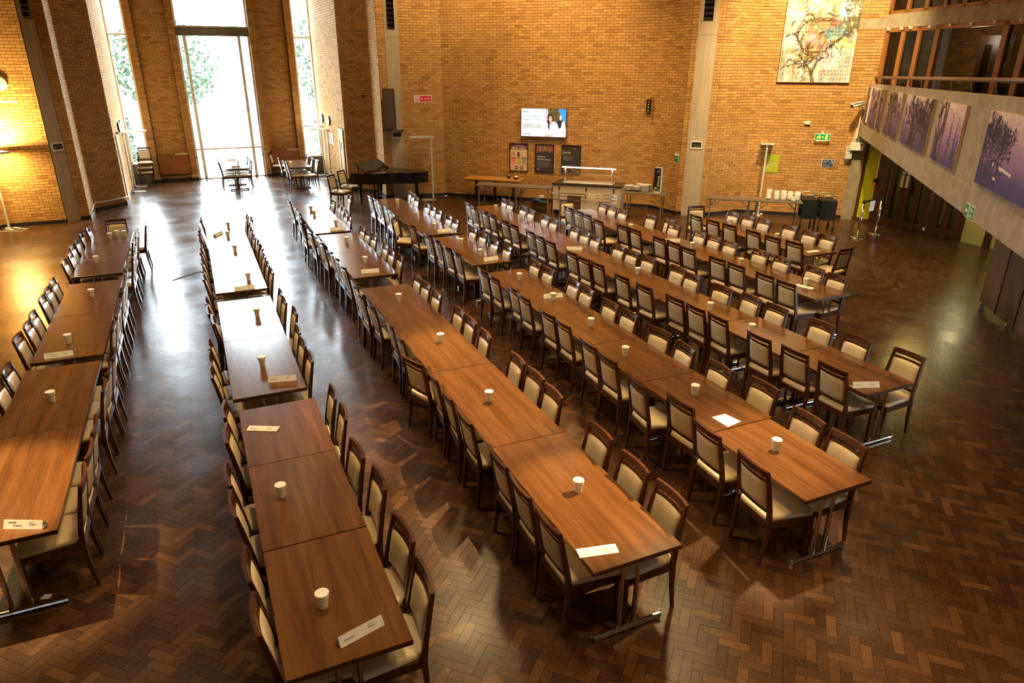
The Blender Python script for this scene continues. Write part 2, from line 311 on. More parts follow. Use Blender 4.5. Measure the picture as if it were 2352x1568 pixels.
struct(obj('ceiling', MB().box(-10.4, 21, -4.4, 28.9, ZC, ZC+.2), 'ceiling_timber'), 'dark timber ceiling of the hall')
BRK = {}
def brick_mesh(l):
    k = round(l, 3)
    if k not in BRK:
        h = k/2; m_ = MB().add([(-h,-.011,0),(h,-.011,0),(h,-.011,.065),(-h,-.011,.065),(-h,.001,0),(h,.001,0),(h,.001,.065),(-h,.001,.065)], [(0,1,2,3),(4,0,3,7),(1,5,6,2),(3,2,6,7),(4,5,1,0)])
        me = bpy.data.meshes.new('brick'); me.from_pydata(m_.v, [], m_.f); me.materials.append(MATS['brick']); BRK[k] = me
    return BRK[k]
def wall(name, a, b, label, holes=(), runs=None, zb=ZB, top=ZC, base=True, single=300, thick=.2, z0=0.0, phase=0):
    """brick wall from a to b (left to right seen from the hall); local y<0 is the hall side. holes: (s0,s1,z0,z1); runs: (s0,s1,y) set-back strips"""
    a = Vector(a); b = Vector(b); Lw = (b-a).length; rz = math.atan2(b.y-a.y, b.x-a.x)
    runs = runs or [(0, Lw, 0)]
    mb = MB()
    for s0, s1, yy in runs:
        cuts = sorted({z0, zb} | {h[2] for h in holes} | {h[3] for h in holes})
        cuts = [c for c in cuts if z0 <= c <= zb]
        for c0, c1 in zip(cuts, cuts[1:]):
            segs = [(s0, s1)]
            for h in holes:
                if h[2] < c1-1e-4 and h[3] > c0+1e-4:
                    segs = [q for (p, r) in segs for q in ((p, min(r, h[0])), (max(p, h[1]), r)) if q[1]-q[0] > 1e-3]
            for p, r in segs: mb.box(p, r, yy, yy+thick, c0, c1)
    W = struct(obj(name, mb, 'mortar', None, False, (a.x, a.y, 0), rz), label)
    # upper wall above the frame
    if top > zb:
        um = MB()
        for s0, s1, yy in runs: um.box(s0, s1, yy-.011, yy+thick, zb, top)
        u = obj('upper_brickwork', um, 'brick_high', W); ul = u.data.uv_layers.new(name='UVMap')
        for lp in u.data.loops: v = u.data.vertices[lp.vertex_index].co; ul.data[lp.index].uv = (v.x, v.z)
    bl = []
    for s0, s1, yy in runs:
        nz = int((zb-z0)/.075)
        for c in range(nz):
            z = z0+c*.075+.005; s = s0-((c+phase) % 2)*.1125
            while s < s1:
                p, r = max(s+.005, s0+.002), min(s+.22, s1-.002); s += .225
                if r-p < .025: continue
                parts = [(p, r)]
                for h in holes:
                    if h[2] < z+.06 and h[3] > z+.005:
                        parts = [q for (p2, r2) in parts for q in ((p2, min(r2, h[0])), (max(p2, h[1]), r2)) if q[1]-q[0] > .02]
                for p2, r2 in parts: bl.append((p2, r2, z, yy))
    ux, uy = math.cos(rz), math.sin(rz)
    bl.sort(key=lambda q: (a.x+ux*(q[0]+q[1])/2)**2+(a.y+uy*(q[0]+q[1])/2)**2+(q[2]-CAM_H)**2 + (50 if q[2] > 5.9 else 0))
    for p, r, z, yy in bl[:single]: link('brick', brick_mesh(r-p), W, ((p+r)/2, yy, z))
    if len(bl) > single:
        sm = MB()
        for p, r, z, yy in bl[single:]:
            y0 = yy-.011; sm.add([(p,y0,z),(r,y0,z),(r,y0,z+.065),(p,y0,z+.065),(p,yy+.001,z),(r,yy+.001,z),(r,yy+.001,z+.065),(p,yy+.001,z+.065)], [(0,1,2,3),(4,0,3,7),(1,5,6,2),(3,2,6,7),(4,5,1,0)])
        me = bpy.data.meshes.new('bricks'); me.from_pydata(sm.v, [], sm.f); me.materials.append(MATS['brick']); o = link('bricks', me, W); o['kind'] = 'stuff'
    if base and z0 == 0:
        bm_ = MB()
        for s0, s1, yy in runs:
            if not any(h[0] <= s0+.01 and h[1] >= s1-.01 and h[2] <= 0 for h in holes): bm_.box(s0, s1, yy-.028, yy, 0, .10)
        struct(obj('baseboard_'+name[5:], bm_, 'skirting', None, False, (a.x, a.y, 0), rz), 'dark skirting board')
    return W
wall('wall_left_diagonal', (-6.2, 20.18), (-4.70, 21.68), 'brick wall going off the left of the picture behind the lit lamp')
wall('wall_left', (-4.70, 21.68), (-3.38, 21.72), 'yellow brick wall with the clock left of the left pillar')
wall('wall_left_nib', (-3.07, 21.98), (-2.86, 22.02), 'narrow brick strip right of the left pillar', phase=1)
wall('wall_left_return', (-2.86, 22.02), (-2.86, 23.15), 'narrow daylit brick return left of the windows')
wall('wall_left_splay', (-2.86, 23.15), (-2.07, 23.97), 'shaded splayed brick wall left of the windows', phase=1)
wall('wall_left_alcove', (-2.07, 23.97), (-2.06, 28.5), 'bright daylit brick side wall of the window alcove, left', holes=((.45, 1.25, 0, 2.0),))
wall('wall_far_left', (-1.43, 28.3), (.075, 28.3), 'brick pier left of the tall window', runs=[(0, .24, 0), (.24, 1.27, .14), (1.27, 1.505, 0)])
wall('wall_far_right', (2.475, 28.3), (3.975, 28.3), 'brick pier right of the tall window', runs=[(0, .24, 0), (.24, 1.27, .14), (1.27, 1.5, 0)])
wall('wall_right_alcove', (4.66, 28.5), (4.72, 23.9), 'bright daylit brick side wall of the window alcove, right', holes=((3.6, 4.4, 0, 1.97),))
wall('wall_right_splay', (4.72, 23.9), (5.52, 23.1), 'shaded splayed brick wall behind the piano', phase=1)
wall('wall_right_return', (5.52, 23.1), (5.52, 22.0), 'narrow daylit brick return behind the piano')
wall('wall_right_nib', (5.52, 22.0), (5.76, 21.98), 'narrow brick strip left of the middle pillar', phase=1)
wall('wall_right', (6.13, 21.84), (7.41, 21.68), 'brick wall with the no smoking sign')
wall('wall_screen', (7.41, 21.68), (12.39, 17.30), 'large diagonal brick wall carrying the screen and posters')
wall('wall_screen_return', (12.39, 17.30), (12.52, 16.15), 'brick return wall right of the screen wall', phase=1)
wall('wall_pillar_nib', (12.52, 16.15), (12.64, 16.03), 'narrow brick strip left of the right pillar')
wall('wall_pillar_return', (12.97, 15.72), (13.16, 15.62), 'shaded brick strip right of the right pillar', phase=1)
wall('wall_back_right', (13.16, 15.62), (14.40, 15.63), 'golden brick wall behind the folding table, left of the painting')
wall('wall_painting', (14.40, 15.63), (16.71, 13.585), 'golden diagonal brick wall carrying the big painting')
# shell behind the camera and above, outside the picture
def shell(name, a, b, z0=0, z1=ZC, mat='plaster', t=.2):
    a = Vector(a); b = Vector(b); rz = math.atan2(b.y-a.y, b.x-a.x)
    return struct(obj(name, MB().box(0, (b-a).length, 0, t, z0, z1), mat, None, False, (a.x, a.y, 0), rz))
shell('wall_left_outer', (-10, 16.4), (-6.2, 20.18)); shell('wall_left_side', (-10, -4), (-10, 16.4)); shell('wall_rear', (17.6, -4), (-10, -4)); shell('wall_right_side', (19.8, 10), (19.8, -4))
# concrete pillars
def pillar(name, a, b, label, slot):
    a = Vector(a); b = Vector(b); Lp = (b-a).length; rz = math.atan2(b.y-a.y, b.x-a.x)
    mb = MB(); s0, s1, zs = slot
    pf = -.012; mb.box(0, Lp, pf, .25, 0, 4.76); mb.box(0, Lp, pf+.012, .25, 4.76, 4.768); mb.box(0, Lp, pf, .25, 4.768, zs); mb.box(0, s0, pf, .25, zs, ZC); mb.box(s1, Lp, pf, .25, zs, ZC); mb.box(s0, s1, .12, .25, zs, ZC)
    W = struct(obj(name, mb, 'concrete_pillar', None, False, (a.x, a.y, 0), rz), label)
    obj('vent_back', MB().box(s0, s1, .10, .119, zs, ZB), 'vent_dark', W)
    sb = MB().box(-.02, .02, -.01, .01, 0, 0)
    for k in range(14):
        z = zs+.06+k*.13
        link('louvre', sl_mesh(s1-s0-.03), W, ((s0+s1)/2, .03, z))
    fr = MB().box(s0-.02, s0, -.02, -.004, zs-.02, ZB).box(s1, s1+.02, -.02, -.004, zs-.02, ZB).box(s0-.02, s1+.02, -.02, -.004, zs-.02, zs)
    obj('vent_frame', fr, 'concrete_pillar', W)
    g = Lp/2
    obj('grille_frame', MB().box(g-.16, g+.16, -.027, -.01, 1.86, 1.90).box(g-.16, g+.16, -.027, -.01, 2.04, 2.08).box(g-.16, g-.13, -.027, -.01, 1.9, 2.04).box(g+.13, g+.16, -.027, -.01, 1.9, 2.04), 'cream_frame', W)
    obj('grille', MB().box(g-.13, g+.13, -.018, -.01, 1.90, 2.04), 'vent_dark', W)
    for k in range(4): obj('grille_bar', MB().box(g-.078+k*.05, g-.07+k*.05, -.022, -.014, 1.9, 2.0), 'grey_leg', W)
    obj('wall_socket', MB().box(g-.07, g+.07, -.02, -.012, 1.50, 1.57), 'concrete_pillar', W)
    return W
def sl_mesh(wd):
    k = ('sl', round(wd, 3))
    if k not in BRK: BRK[k] = MB().add([(-wd/2,-.03,-.03),(wd/2,-.03,-.03),(wd/2,.05,.03),(-wd/2,.05,.03),(-wd/2,-.03,-.024),(wd/2,-.03,-.024),(wd/2,.05,.036),(-wd/2,.05,.036)], [(0,3,2,1),(4,5,6,7),(0,1,5,4),(1,2,6,5),(2,3,7,6),(3,0,4,7)]).mesh('louvre', 'steel')
    return BRK[k]
pillar('wall_pillar_left', (-3.37, 21.74), (-3.07, 22.02), 'grey board-marked concrete pillar by the left wall', (.10, .34, 5.02))
pillar('wall_pillar_middle', (5.75, 21.97), (6.13, 21.82), 'grey board-marked concrete pillar behind the piano', (.08, .31, 4.98))
pillar('wall_pillar_right', (12.63, 16.03), (12.99, 15.69), 'grey board-marked concrete pillar right of the counter', (.10, .35, 5.1))
# ---- windows
def window(name, x0, x1, z0, z1, mull, trans, label, band=None, y=28.5):
    mb = MB(); t = .052
    mb.box(x0, x0+.07, y-.04, y+.04, z0, z1); mb.box(x1-.07, x1, y-.04, y+.04, z0, z1)
    mb.box(x0, x1, y-.04, y+.04, z0, z0+.05); mb.box(x0, x1, y-.04, y+.04, z1-.05, z1)
    for m in mull: mb.box(m-t, m+t, y-.04, y+.04, z0, band[0] if band else z1)
    for tr in trans: mb.box(x0, x1, y-.045, y+.045, tr-.03, tr+.03)
    W = struct(obj(name, mb, 'cream_frame'), label)
    xs = [x0+.05]+sorted(list(mull))+[x1-.05]; zs = [z0+.05]+sorted(trans)+([band[0]] if band else [])+[z1-.05]
    if band: zs = [z0+.05]+sorted(trans)+[band[0], band[1], z1-.05]
    for i in range(len(zs)-1):
        if band and abs(zs[i]-band[0]) < 1e-6: continue
        xx = xs if (not band or zs[i] < band[0]) else [xs[0], xs[-1]]
        for j in range(len(xx)-1):
            obj('pane', MB().box(xx[j], xx[j+1], y-.004, y+.004, zs[i], zs[i+1]), 'window_glass', W)
    return W
wb = window('window_1', .075, 2.475, 0, 7.3, (.33, 2.12), (1.09,), 'tall bright glazed window down to the floor', band=(4.92, 5.20))
for k in range(4): obj('spandrel_panel', MB().box(.078+k*.6, .672+k*.6, 28.42, 28.6, 4.92, 5.20), 'concrete_dark', wb)
obj('spandrel_core', MB().box(.075, 2.475, 28.44, 28.58, 4.925, 5.195), 'concrete_dark', wb); obj('head_bar', MB().box(.1, 2.45, 28.44, 28.5, 5.2, 5.25), 'white_paint', wb)
for x in (.10, 2.45): obj('door_handle', MB().box(x-.02, x+.02, 28.36, 28.44, .80, .84).tube([(x, 28.37, .82), (x+(.1 if x < 1 else -.1), 28.37, .82)], .012), 'black', wb)
window('window_2', -2.06, -1.43, .69, 7.3, (), (4.92,), 'narrow tall window left of the left brick pier')
window('window_3', 3.975, 4.66, .69, 7.3, (), (4.92,), 'narrow tall window right of the right brick pier')
for i, (x0, x1) in enumerate(((-2.06, -1.43), (3.975, 4.66))):
    o = struct(obj('wall_below_window_%s' % ('left', 'right')[i], MB().box(x0, x1, 28.40, 28.6, 0, .66), 'concrete_dark'), 'grey panel below the narrow window')
    struct(obj('trim_%d' % (i+1), MB().box(x0, x1, 28.36, 28.5, .66, .69), 'white_paint'), 'white window sill')
wt = MB(); wt.box(-2.3, 4.9, 28.3, 28.6, 7.3, ZC)
struct(obj('wall_far_top', wt, 'brick_high'))
# white pipe run along the foot of the left splay and alcove
struct(obj('trim_3', MB().tube([(-2.80, 22.2, .22), (-2.82, 23.12, .24), (-2.1, 23.85, .24), (-2.02, 24.3, .2)], .014), 'white_paint'), 'white pipe running along the foot of the left wall')
struct(obj('trim_4', MB().tube([(-1.43, 28.27, .17), (-1.2, 28.27, .17), (-1.18, 28.41, .16), (-.18, 28.41, .16), (-.16, 28.27, .17), (.07, 28.27, .17)], .014), 'white_paint'), 'white pipe below the left radiator cabinet')
# ---- outside: lawn, trees, ivy
struct(obj('ground', MB().box(-60, 70, 28.75, 110, -.6, -.05), 'lawn'), 'sunlit lawn outside the windows')
def leaf_cloud(mb, c, r, n, size, rg):
    for _ in range(n):
        while True:
            p = Vector((rg.uniform(-1, 1), rg.uniform(-1, 1), rg.uniform(-1, 1)))
            if .35 < p.length < 1: break
        q = Vector((c[0]+p.x*r[0], c[1]+p.y*r[1], c[2]+p.z*r[2]))
        d1 = Vector((rg.uniform(-1, 1), rg.uniform(-1, 1), rg.uniform(-1, 1))).normalized()*size; d2 = d1.orthogonal().normalized()*size*.6
        mb.add([q-d1, q+d2, q+d1, q-d2], [(0, 1, 2, 3)])
rg = random.Random(11)
for i, (x, y, r, h, lab) in enumerate(((-12, 56, 4.5, 6.5, 'pale green tree outside, seen through the narrow left window'), (-1.0, 62, 4.0, 7.5, 'pale green tree outside, seen through the tall middle window'), (11.5, 58, 4.5, 8, 'pale green tree outside, seen through the narrow right window'))):
    t = thing('tree', lab, 'tree', (x, y, -.06)); m_ = MB(); leaf_cloud(m_, (0, 0, h*.55), (r, r, h*.45), 3000, .22, rg)
    o = obj('foliage', m_, 'leaf', t); o['kind'] = 'stuff'
    obj('trunk', MB().tube([(0, 0, 0), (.1, 0, h*.3), (0, .1, h*.7)], [.3, .22, .08]), 'bark', t)
for i, (x, lab) in enumerate(((-2.0, 'green ivy climbing outside the narrow left window'), (4.62, 'green ivy climbing outside the narrow right window'))):
    m_ = MB(); leaf_cloud(m_, (x, 29.0, 1.25), (.14, .18, 1.32), 480 if i == 0 else 240, .055, rg)
    o = tag(obj('ivy', m_, 'leaf'), lab, 'ivy')
# ---- alcove doors
d = struct(obj('door_1', MB().box(-2.09, -2.03, 24.43, 25.2, 0, 2.0), 'pale_door'), 'pale wooden door in the left alcove wall')
obj('vision_panel', MB().box(-2.035, -2.026, 24.62, 24.72, .85, 1.6), 'black', d); obj('door_closer', MB().box(-2.03, -1.95, 24.5, 24.62, 2.02, 2.1).tube([(-1.99, 24.56, 2.06), (-1.93, 24.8, 1.98)], .012), 'steel', d)
d = struct(obj('door_2', MB().box(4.66, 4.72, 24.1, 24.9, 0, 1.97), 'pale_door'), 'pale wooden door in the right alcove wall')
obj('vision_panel', MB().box(4.652, 4.661, 24.62, 24.70, .62, 1.62), 'black', d); obj('door_notice', MB().box(4.652, 4.661, 24.36, 24.5, 1.3, 1.55), 'navy', d)

# ---- gallery with parapet, and the doors under it
TH = math.radians(43); GD = Vector((-math.sin(TH), -math.cos(TH))); GN = Vector((-math.cos(TH), math.sin(TH)))   # along towards the camera / out into the hall
G0 = Vector((16.56, 13.72)); GRZ = math.atan2(GD.y, GD.x)
def gp(s, n, z): q = G0+GD*s+GN*n; return (q.x, q.y, z)
# local frame at G0: x = along GD, y = GD rotated +90 = direction away from the hall or into it
sgn = 1 if Vector((-GD.y, GD.x)).dot(GN) > 0 else -1
bal = MB(); LB = 16.0
def gbox(mb, s0, s1, n0, n1, zb0, zb1, zt0, zt1):
    y0, y1 = sorted((sgn*n0, sgn*n1))
    return mb.add([(s0,y0,zb0),(s1,y0,zb1),(s1,y1,zb1),(s0,y1,zb0),(s0,y0,zt0),(s1,y0,zt1),(s1,y1,zt1),(s0,y1,zt0)], [(0,3,2,1),(4,5,6,7),(0,1,5,4),(1,2,6,5),(2,3,7,6),(3,0,4,7)])
gbox(bal, 0, LB, -.20, 0, 2.52, 2.52, 3.58, 3.71)
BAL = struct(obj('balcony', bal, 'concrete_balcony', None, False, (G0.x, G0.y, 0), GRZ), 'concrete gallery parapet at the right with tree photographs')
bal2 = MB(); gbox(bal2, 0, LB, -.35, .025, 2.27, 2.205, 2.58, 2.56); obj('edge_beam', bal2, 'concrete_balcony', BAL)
GA, GB = Vector((16.705, 13.59)), Vector((12.2, -4.0))
e1 = G0+GD*LB
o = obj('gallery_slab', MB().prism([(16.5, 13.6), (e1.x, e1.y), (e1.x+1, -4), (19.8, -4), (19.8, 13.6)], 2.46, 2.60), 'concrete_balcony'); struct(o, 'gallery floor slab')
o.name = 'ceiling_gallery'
hr = thing('handrail', 'brown tubular handrail on curved brackets along the gallery parapet', 'handrail', (0, 0, 0))
obj('rail', MB().tube([gp(-.02, -.12, 3.745), gp(LB, -.12, 3.90)], .032, 10), 'rail_brown', hr, True)
for k in range(14):
    s = .15+k*1.15; zt = 3.58+.13*s/LB
    pts = [gp(s, -.175+.055*math.sin(j/5*PI/2), zt-.02+.165*(1-math.cos(j/5*PI/2))) for j in range(6)]
    obj('bracket', MB().tube(pts, .014, 6), 'rail_brown', hr, True)
# upper glazed screen behind the gallery
gz = (GB-GA).normalized(); GZR = math.atan2(gz.y, gz.x); sg2 = -1 if Vector((-gz.y, gz.x)).x > 0 else 1   # sign so that +y is away from the hall
def zb(mb, s0, s1, d0, d1, z0, z1): y0, y1 = sorted((-sg2*d0, -sg2*d1)); return mb.box(s0, s1, y0, y1, z0, z1)
GL = (GB-GA).length
fr = MB()
UPR = (0.07, .66, 1.23, 1.82, 3.745, 4.27, 4.9, 5.6, 6.3)
for s in UPR: zb(fr, s-.068, s+.068, -.05, .05, 2.6, 4.9)
zb(fr, 0, 7, -.05, .05, 4.815, 4.905); zb(fr, 0, 7, -.05, .05, 2.6, 2.7)
UPM = (.03, .665, 1.28, 1.87, 2.46, 3.055, 3.65, 4.25, 4.85, 5.45, 6.05)
zb(fr, 0, 7, -.05, .05, 5.235, 5.31); zb(fr, 0, 7, -.05, .05, 6.9, 7.0)
for s in UPM: zb(fr, s-.06, s+.06, -.05, .05, 5.235, 7.0)
SCR = struct(obj('window_4', fr, 'teak', None, False, (GA.x, GA.y, 0), GZR), 'orange-brown timber framed glazed screen on the gallery')
for i in range(len(UPR)-1):
    if i == 3: continue
    o = obj('pane', zb(MB(), UPR[i]+.06, UPR[i+1]-.06, -.004, .004, 2.7, 4.82), 'smoked_glass', SCR)
for i in range(len(UPM)-1): obj('pane', zb(MB(), UPM[i]+.05, UPM[i+1]-.05, -.004, .004, 5.31, 6.9), 'smoked_glass', SCR)
for s in (.13, .61, .93, 1.58, 2.21, 2.83, 3.45, 4.1): obj('downlight', zb(MB(), s-.03, s+.03, -.10, -.05, 4.86, 4.91), 'white_paint', SCR)
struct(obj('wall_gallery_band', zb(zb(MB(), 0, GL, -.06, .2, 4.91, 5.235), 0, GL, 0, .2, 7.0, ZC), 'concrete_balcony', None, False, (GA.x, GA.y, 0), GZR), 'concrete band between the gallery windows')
struct(obj('wall_gallery_side', zb(MB(), 7, GL, 0, .2, 2.6, ZC), 'plaster', None, False, (GA.x, GA.y, 0), GZR))
bk = wall('wall_gallery_back', (18.9, 13.4), (17.3, 7.2), 'dim brick wall seen through the gallery screen', single=0, zb=ZB, z0=2.6, base=False)
shell('wall_gallery_end', (16.75, 13.65), (19.8, 13.65), 2.6, ZC); shell('wall_corridor_end', (16.75, 13.65), (19.8, 13.65), 0, 2.46, 'ochre_wall')
shell('wall_gallery_far_side', (19.8, 13.6), (19.8, 10)); 
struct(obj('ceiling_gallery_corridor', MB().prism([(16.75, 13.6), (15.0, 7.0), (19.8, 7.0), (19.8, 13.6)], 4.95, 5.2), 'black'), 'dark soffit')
struct(obj('wall_gallery_lobby', MB().box(16.0, 19.5, 6.9, 7.1, 2.6, ZC), 'plaster'))
gd = struct(obj('door_3', MB().box(17.62, 17.68, 10.9, 11.7, 2.6, 4.7), 'dark_door'), 'dark timber door with narrow glass panels on the gallery')
for y0 in (11.0, 11.4): obj('door_glass', MB().box(17.60, 17.63, y0, y0+.16, 2.9, 4.5), 'smoked_glass', gd)
obj('door_sign', MB().box(17.59, 17.62, 10.98, 11.1, 3.95, 4.12), 'white_sign', gd); obj('push_plate', MB().box(17.59, 17.62, 11.08, 11.14, 3.3, 3.7), 'steel', gd)
# door wall under the gallery
DA = Vector((16.75, 13.56)); DB = Vector((16.95, 10.66)); dd = (DB-DA).normalized(); DRZ = math.atan2(dd.y, dd.x); sg3 = -1 if Vector((-dd.y, dd.x)).x > 0 else 1
def db(mb, s0, s1, d0, d1, z0, z1): y0, y1 = sorted((-sg3*d0, -sg3*d1)); return mb.box(s0, s1, y0, y1, z0, z1)
dr = MB()
for s0, s1 in ((-.06, .07), (.47, .80), (.88, 1.0), (1.17, 1.46), (1.63, 1.74), (1.90, 2.33), (2.47, 2.61), (2.75, 2.98)): db(dr, s0, s1, -.04, .04, 0, 2.46)
db(dr, -.06, 2.98, -.035, .035, 0, .08); db(dr, .47, 2.98, -.035, .035, 0, .22); db(dr, -.06, 2.98, -.035, .035, 2.3, 2.46)
DO = struct(obj('door_4', dr, 'dark_door', None, False, (DA.x, DA.y, 0), DRZ), 'dark timber double doors with narrow glass panes under the gallery')
obj('lime_panel', db(MB(), .07, .47, -.01, .02, .08, 2.3), 'lime', DO)
for s0, s1 in ((.80, .88), (1.0, 1.17), (1.46, 1.63), (1.74, 1.90), (2.33, 2.47), (2.61, 2.75)): obj('pane', db(MB(), s0, s1, -.004, .004, .22, 2.3), 'smoked_glass', DO)
for s0 in (1.17, 1.31): obj('push_plate', db(MB(), s0, s0+.075, -.05, -.04, 1.08, 1.38), 'white_sign', DO); obj('door_disc', db(MB(), s0+.005, s0+.085, -.05, -.04, 1.40, 1.49), 'white_sign', DO)
obj('red_notice', db(MB(), 1.44, 1.56, .01, .02, .92, 1.4), 'red_sign', DO)
obj('call_point', db(MB(), .43, .53, -.09, -.04, 1.02, 1.20), 'black', DO); obj('call_light', db(MB(), .46, .50, -.10, -.09, 1.04, 1.08), 'red_led', DO)
obj('conduit', db(MB(), .46, .485, -.06, -.04, 1.2, 2.3), 'cream_frame', DO)
struct(obj('wall_ochre', MB().box(16.96, 17.1, 7.5, 10.66, 0, 2.46), 'ochre_wall'), 'yellow-green wall under the gallery right of the doors')
struct(obj('trim_5', MB().box(16.88, 16.99, 9.86, 10.0, 0, 2.46), 'dark_door'), 'dark door frame on the yellow wall')
struct(obj('wall_corridor', MB().box(18.3, 18.5, 9, 13.6, 0, 2.46), 'ochre_wall'), 'corridor wall behind the doors')
lamp('corridor_lamp', 'POINT', (17.7, 12.0, 2.2), 16, (1, .9, .55), shadow_soft_size=.1)
struct(obj('wall_concrete_pier', MB().prism([(16.60, 13.67), (16.70, 13.56), (16.78, 13.60), (16.70, 13.72)], 0, 2.5), 'concrete_balcony'), 'narrow concrete pier left of the doors')
# concrete pier beside the painting wall's end, below the gallery
pa, pb = Vector((16.48, 13.79)), Vector((16.69, 13.60))
struct(obj('trim_6', MB().box(0, (pb-pa).length, -.03, .05, 0, 2.5), 'concrete_balcony', None, False, (pa.x, pa.y, 0), math.atan2(pb.y-pa.y, pb.x-pa.x)), 'grey concrete strip at the end of the painting wall')
struct(obj('trim_7', MB().box(0, .66, -.02, .02, 4.91, 5.13), 'concrete_balcony', None, False, (16.21, 14.03, 0), math.atan2(-2.045, 2.31)), 'concrete band end in the painting wall')
pole = tag(obj('steel_post', MB().tube([(17.0-.12, 11.47, 0), (17.0-.12, 11.47, 2.4)], .03, 12), 'chrome', None, True), 'thin shiny steel post standing before the dark doors', 'post')
rod = thing('pull_rod', 'white rod with a round end hanging against the dark doors', 'rod', (16.86, 11.52, 0))
obj('rod', MB().tube([(0, 0, .16), (0, 0, 1.9)], .010, 8), 'white_paint', rod, True); obj('knob', MB().lathe([(.005, .08), (.03, .10), (.036, .13), (.02, .17)], n=12), 'white_paint', rod, True)
# ---------------------------------------------------------------- dining chairs (local: front = +x, the top of the back stands over the origin)
def back_x(z): return .085*(1-((z-.45)/.49)**1.15) if z > .45 else .045+.04*math.sin(z/.45*PI/2)
def chair_parts():
    P_ = []
    for s in (-1, 1):      # rear legs running up into the back posts
        rings = []
        for z, wx, wy in ((0, .024, .022), (.2, .032, .027), (.42, .044, .030), (.55, .040, .030), (.7, .036, .028), (.82, .032, .027), (.93, .027, .026)):
            x = back_x(z); y = s*(.205-.02*max(0, z-.45)/.49)
            rings.append([(x-wx/2, y-wy/2, z), (x+wx/2, y-wy/2, z), (x+wx/2, y+wy/2, z), (x-wx/2, y+wy/2, z)])
        P_.append(('leg', MB().loft(rings).mesh('leg', 'chair_wood')))
        rings = []
        for z, w_ in ((0, .024), (.38, .036), (.425, .038)): rings.append([(.505-w_/2, s*.215-w_/2, z), (.505+w_/2, s*.215-w_/2, z), (.505+w_/2, s*.215+w_/2, z), (.505-w_/2, s*.215+w_/2, z)])
        P_.append(('leg', MB().loft(rings).mesh('leg', 'chair_wood')))
    def bow(z0, z1, t, hw, b, n=8):
        rings = []
        for i in range(n+1):
            y = -hw+2*hw*i/n; o = -b*(1-(y/hw)**2); x0, x1 = back_x(z0)+o, back_x(z1)+o
            rings.append([(x0-t/2, y, z0), (x0+t/2, y, z0), (x1+t/2, y, z1), (x1-t/2, y, z1)])
        return MB().loft(rings)
    P_.append(('top_rail', bow(.885, .940, .026, .20, .022).mesh('top_rail', 'chair_wood')))
    P_.append(('back_rail', bow(.832, .858, .020, .185, .018).mesh('back_rail', 'chair_wood')))
    P_.append(('back_rail', bow(.522, .552, .022, .195, .012).mesh('back_rail', 'chair_wood')))
    # padded back
    m = MB(); n = 9; hw = .172; z0, z1 = .545, .838
    def prof(u): return (1-abs(u)**5)**.5 if abs(u) < 1 else 0
    for side in (1, -1):
        vs = []; fs = []
        for i in range(n):
            for j in range(n):
                u = -1+2*i/(n-1); v = -1+2*j/(n-1); z = (z0+z1)/2+v*(z1-z0)/2; y = u*hw
                t = .005+(.021 if side > 0 else .013)*prof(u)*prof(v)
                vs.append((back_x(z)-.014*(1-u*u)+side*t, y, z))
        for i in range(n-1):
            for j in range(n-1): a = i*n+j; fs.append((a, a+1, a+n+1, a+n))
        m.add(vs, fs)
    rim = [i*n for i in range(n)]+[(n-1)*n+j for j in range(1, n)]+[i*n+n-1 for i in range(n-2, -1, -1)]+[j for j in range(n-2, 0, -1)]
    for a, b in zip(rim, rim[1:]+rim[:1]): m.f.append((a, b, b+n*n, a+n*n))
    P_.append(('backrest', m.mesh('backrest', 'vinyl', True)))
    # seat frame
    m = MB()
    for (xa, ya, xb, yb) in ((.07, -.20, .52, -.228), (.07, .20, .52, .228)):
        d = .012 if ya > 0 else -.012
        m.add([(xa, ya-d, .375), (xb, yb-d, .375), (xb, yb+d, .375), (xa, ya+d, .375), (xa, ya-d, .44), (xb, yb-d, .44), (xb, yb+d, .44), (xa, ya+d, .44)], [(0,3,2,1),(4,5,6,7),(0,1,5,4),(1,2,6,5),(2,3,7,6),(3,0,4,7)])
    m.box(.505, .528, -.228, .228, .375, .44); m.box(.06, .085, -.2, .2, .375, .44)
    P_.append(('seat_frame', m.mesh('seat_frame', 'chair_wood')))
    # seat cushion
    rings = []
    def outline(k, z):
        x0, x1, r = .068-k*.0, .535, .045; hw0, hw1 = .196, .238; pts = []
        for cx, sy, a0 in ((x0, -1, PI), (x1, -1, -PI/2), (x1, 1, 0), (x0, 1, PI/2)):
            hwc = hw0 if cx == x0 else hw1
            px_ = cx+(r if cx == x0 else -r); py_ = sy*(hwc-r)
            for q in range(4):
                a_ = a0+q/3*PI/2; pts.append((px_+r*math.cos(a_), py_+r*math.sin(a_)))
        cx_, cy_ = .30, 0
        return [(cx_+(p[0]-cx_)*(1-k), cy_+(p[1]-cy_)*(1-k), z) for p in pts]
    for k, z in ((.03, .432), (0, .442), (0, .462), (.03, .476), (.10, .484), (.35, .489), (.7, .491)): rings.append(outline(k, z))
    P_.append(('seat', MB().loft(rings).mesh('seat', 'vinyl', True)))
    return P_
CHAIR = chair_parts()
def make_chair(x, y, rz, label, group, z=0):
    t = thing('dining_chair', label, 'chair', (x, y, z), rz, group)
    for n, me in CHAIR: link(n, me, t)
    return t
